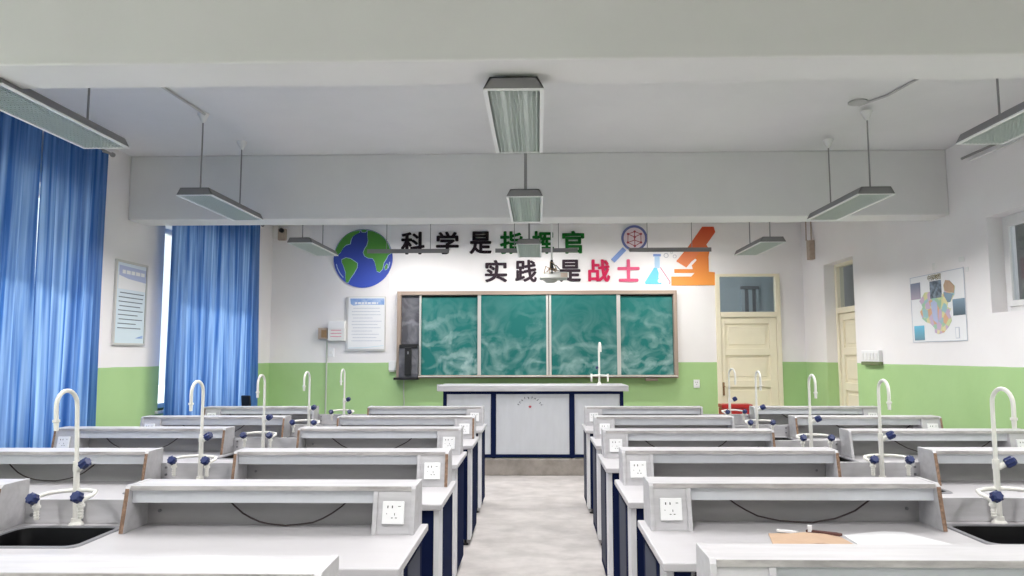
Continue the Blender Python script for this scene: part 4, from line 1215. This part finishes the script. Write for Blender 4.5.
t = thing('alarm_box', (-3.824, YB, 3.235), 'small beige alarm box high in the curtain side corner', 'alarm')
obj('box_body', box(bm_new(), -.052, .062, -.07, 0, -.03, .14), M['beige'], t, 0.005)
obj('sounder', cyl(bm_new(), (.01, -.10, .11), (.01, -.06, .11), .035, 14), M['black'], t)
obj('conduit_stub', box(bm_new(), -.14, -.06, -.03, 0, .0, .19), M['ebox'], t, 0.003)

# ------------------------------------------------------------------ projector
t = thing('projector', (.19, 9.25, 2.46), 'white ceiling projector on a thin pole in front of the slogan', 'projector')
b = bm_new()
prism(b, disc_poly(0, 0, 1, 4, pi / 4), 'z', 0, .001); b.free()
obj('body', box(bm_new(), -.17, .19, -.14, .14, 0, .085), M['projgrey'], t, 0.02, seg=3)
obj('lens', cyl(bm_new(), (-.06, .13, .045), (-.06, .17, .045), .035, 16), M['black'], t, smooth=True)
obj('vent_panel', box(bm_new(), .10, .185, -.145, -.138, .015, .07), M['beige'], t)
obj('belly', tube(bm_new(), [(-.03, 0, -.04), (-.03, 0, -.02), (-.03, 0, .005)], [.06, .09, .095], 20), M['projgrey'], t, smooth=True)
for x0, y0 in ((-.09, -.06), (.05, -.06), (-.09, .06), (.05, .06)):
    obj('mount_arm', tube(bm_new(), [(x0, y0, .08), (x0 * .4 - .005, y0 * .3, .135)], .007, 6), M['beige'], t)
obj('mount_plate', box(bm_new(), -.055, .04, -.03, .03, .128, .142), M['brown'], t, 0.003)
obj('mount_collar', tube(bm_new(), [(-.01, 0, .14), (-.01, 0, .17), (-.01, 0, .25), (-.01, 0, .255)], [.03, .022, .016, .010], 12), M['black'], t, smooth=True)
obj('pole', cyl(bm_new(), (-.01, 0, .25), (-.01, 0, ZC - 2.46), .012, 10), M['trimwhite'], t, smooth=True)
rn = random.Random(2)
for k in range(4):
    a = rn.uniform(-.12, .0); b_ = rn.uniform(.02, .14)
    obj('cable', tube(bm_new(), [(a, -.15, .06), (a * .8, -.16, .12 + .03 * k), ((a + b_) / 2, -.10, .10 + .035 * k), (b_, -.15, .09)], .006, 6), M['brown' if k % 2 else 'black'], t, smooth=True)

# ------------------------------------------------------------------ teacher's desk
TY = 9.15
t = thing('teacher_desk', (0, TY, .205), 'long grey teacher desk with navy frame on the platform', 'desk')
zt = .902
obj('desk_top', box(bm_new(), -1.265, 1.125, -.06, .64, zt - .07, zt), M['laminate'], t, 0.004)
fx0, fx1 = -1.20, 1.065
fr = []
for a, b in ((fx0, fx0 + .045), (-.597, -.533), (.386, .452), (fx1 - .045, fx1)):
    o = obj('frame_post', box(bm_new(), a, b, -.02, .03, .01, zt - .07), M['navy'], t, 0.003); o['label'] = 'navy steel post'
for a, b in ((.012, .05), (zt - .107, zt - .07)):
    o = obj('frame_rail', box(bm_new(), fx0 + .045, fx1 - .045, -.018, .03, a, b), M['navy'], t, 0.003); o['label'] = 'navy steel rail'
for a, b in ((fx0 + .045, -.597), (-.533, .386), (.452, fx1 - .045)):
    obj('front_panel', box(bm_new(), a + .001, b - .001, -.008, .012, .05, zt - .107), M['panel'], t, 0.001)
for a in (fx0, fx1 - .03):
    obj('side_panel', box(bm_new(), a, a + .03, .03, .60, .01, zt - .07), M['panel'], t, 0.002)
for a in (-.565, .42):
    obj('foot', cyl(bm_new(), (a, .0, 0), (a, .0, .014), .02, 10), M['black'], t)
# emblem: red star under an arc of small printed characters
s = bm_new(); pts = []
for k in range(10):
    rr = .026 if k % 2 == 0 else .0105
    a = pi / 2 + 2 * pi * k / 10
    pts.append((rr * cos(a), rr * sin(a)))
prism(s, pts, 'y', -.0015, 0)
o = obj('star_print', s, M['star'], t); o.location = (-.106, -.0079, .638); o['label'] = 'small red star'
a_ = bm_new(); rn = random.Random(9)
for k in range(10):
    an = radians(165 - 150 * k / 9)
    cx, cz = -.106 + .152 * cos(an), .628 + .125 * sin(an)
    n = Vector((cos(an), sin(an))); tt = Vector((-sin(an), cos(an)))
    for q in range(3):
        o1 = rn.uniform(-.008, .008); o2 = rn.uniform(-.010, .010)
        c0 = Vector((cx, cz)) + n * o2 + tt * o1
        if q % 2: d1, d2 = tt * .009, n * .0022
        else: d1, d2 = n * .011, tt * .0022
        prism(a_, [tuple(c0 + d1 + d2), tuple(c0 - d1 + d2), tuple(c0 - d1 - d2), tuple(c0 + d1 - d2)], 'y', -.0092, -.0079)
o = obj('arc_lettering', a_, M['textdark'], t); o['kind'] = 'stuff'

# teacher's faucet
t = thing('desk_faucet', (.79, 9.42, 1.107), 'tall white faucet with crossbar standing on the teacher desk', 'faucet')
obj('base_flange', tube(bm_new(), [(0, 0, 0), (0, 0, .01), (0, 0, .03)], [.032, .028, .018], 14), M['tap'], t, smooth=True)
pts = [(0, 0, .01), (0, 0, .47)]
for k in range(1, 11):
    a = pi * k / 10
    pts.append((0.001 * k, -.06 + .06 * cos(a), .475 + .06 * sin(a)))
pts += [(.01, -.12, .42)]
obj('spout', tube(bm_new(), pts, .0135, 12), M['tap'], t, smooth=True)
obj('bow_pipe', tube(bm_new(), [(-.11, -.06, .115), (-.05, -.03, .12), (.05, -.03, .12), (.11, -.06, .115)], .011, 10), M['tap'], t, smooth=True)
for s_ in (-1, 1):
    obj('hose_nozzle', tube(bm_new(), [(s_ * .105, -.06, .14), (s_ * .105, -.06, .10), (s_ * .105, -.06, .04)], [.014, .014, .009], 10), M['tap'], t, smooth=True)
o = obj('valve_knob', knob_bm((-.015, -.01, .215), (-.8, -.3, .2), .02, .03), M['knob'], t); o['label'] = 'dark blue ribbed knob'

# ------------------------------------------------------------------ things behind the front benches
t = thing('extinguisher_box', (2.70, 10.05, 0), 'red steel fire extinguisher box standing before the cream door', 'extinguisher box')
obj('box_body', box(bm_new(), -.20, .20, -.11, .11, 0, .76), M['red'], t, 0.006)
obj('box_lid', box(bm_new(), -.206, .206, -.118, .112, .765, .815), M['red'], t, 0.006)
obj('front_door', box(bm_new(), -.185, .185, -.117, -.109, .03, .74), M['red'], t, 0.004)
obj('door_handle', box(bm_new(), .13, .15, -.13, -.115, .42, .50), M['alu'], t, 0.003)

t = thing('chair', (-3.42, 8.75, 0), 'black chair whose backrest shows above the front curtain side bench', 'chair', rz=radians(-14))
obj('seat', box(bm_new(), -.20, .20, -.20, .20, .43, .47), M['black'], t, 0.012)
b = bm_new(); prism(b, [(-.19, .70), (-.165, .70), (-.205, 1.02), (-.23, 1.02)], 'x', -.055, .07); obj('backrest', b, M['black'], t, 0.012)
for s_ in (-1, 1):
    obj('leg', cyl(bm_new(), (s_ * .17, .17, 0), (s_ * .17, .17, .43), .012, 8), M['rod'], t)
    obj('leg', cyl(bm_new(), (s_ * .17, -.17, 0), (s_ * .17, -.17, .43), .012, 8), M['rod'], t)
    obj('back_post', tube(bm_new(), [(s_ * .035, -.17, .44), (s_ * .035, -.175, .71)], .010, 8), M['rod'], t)
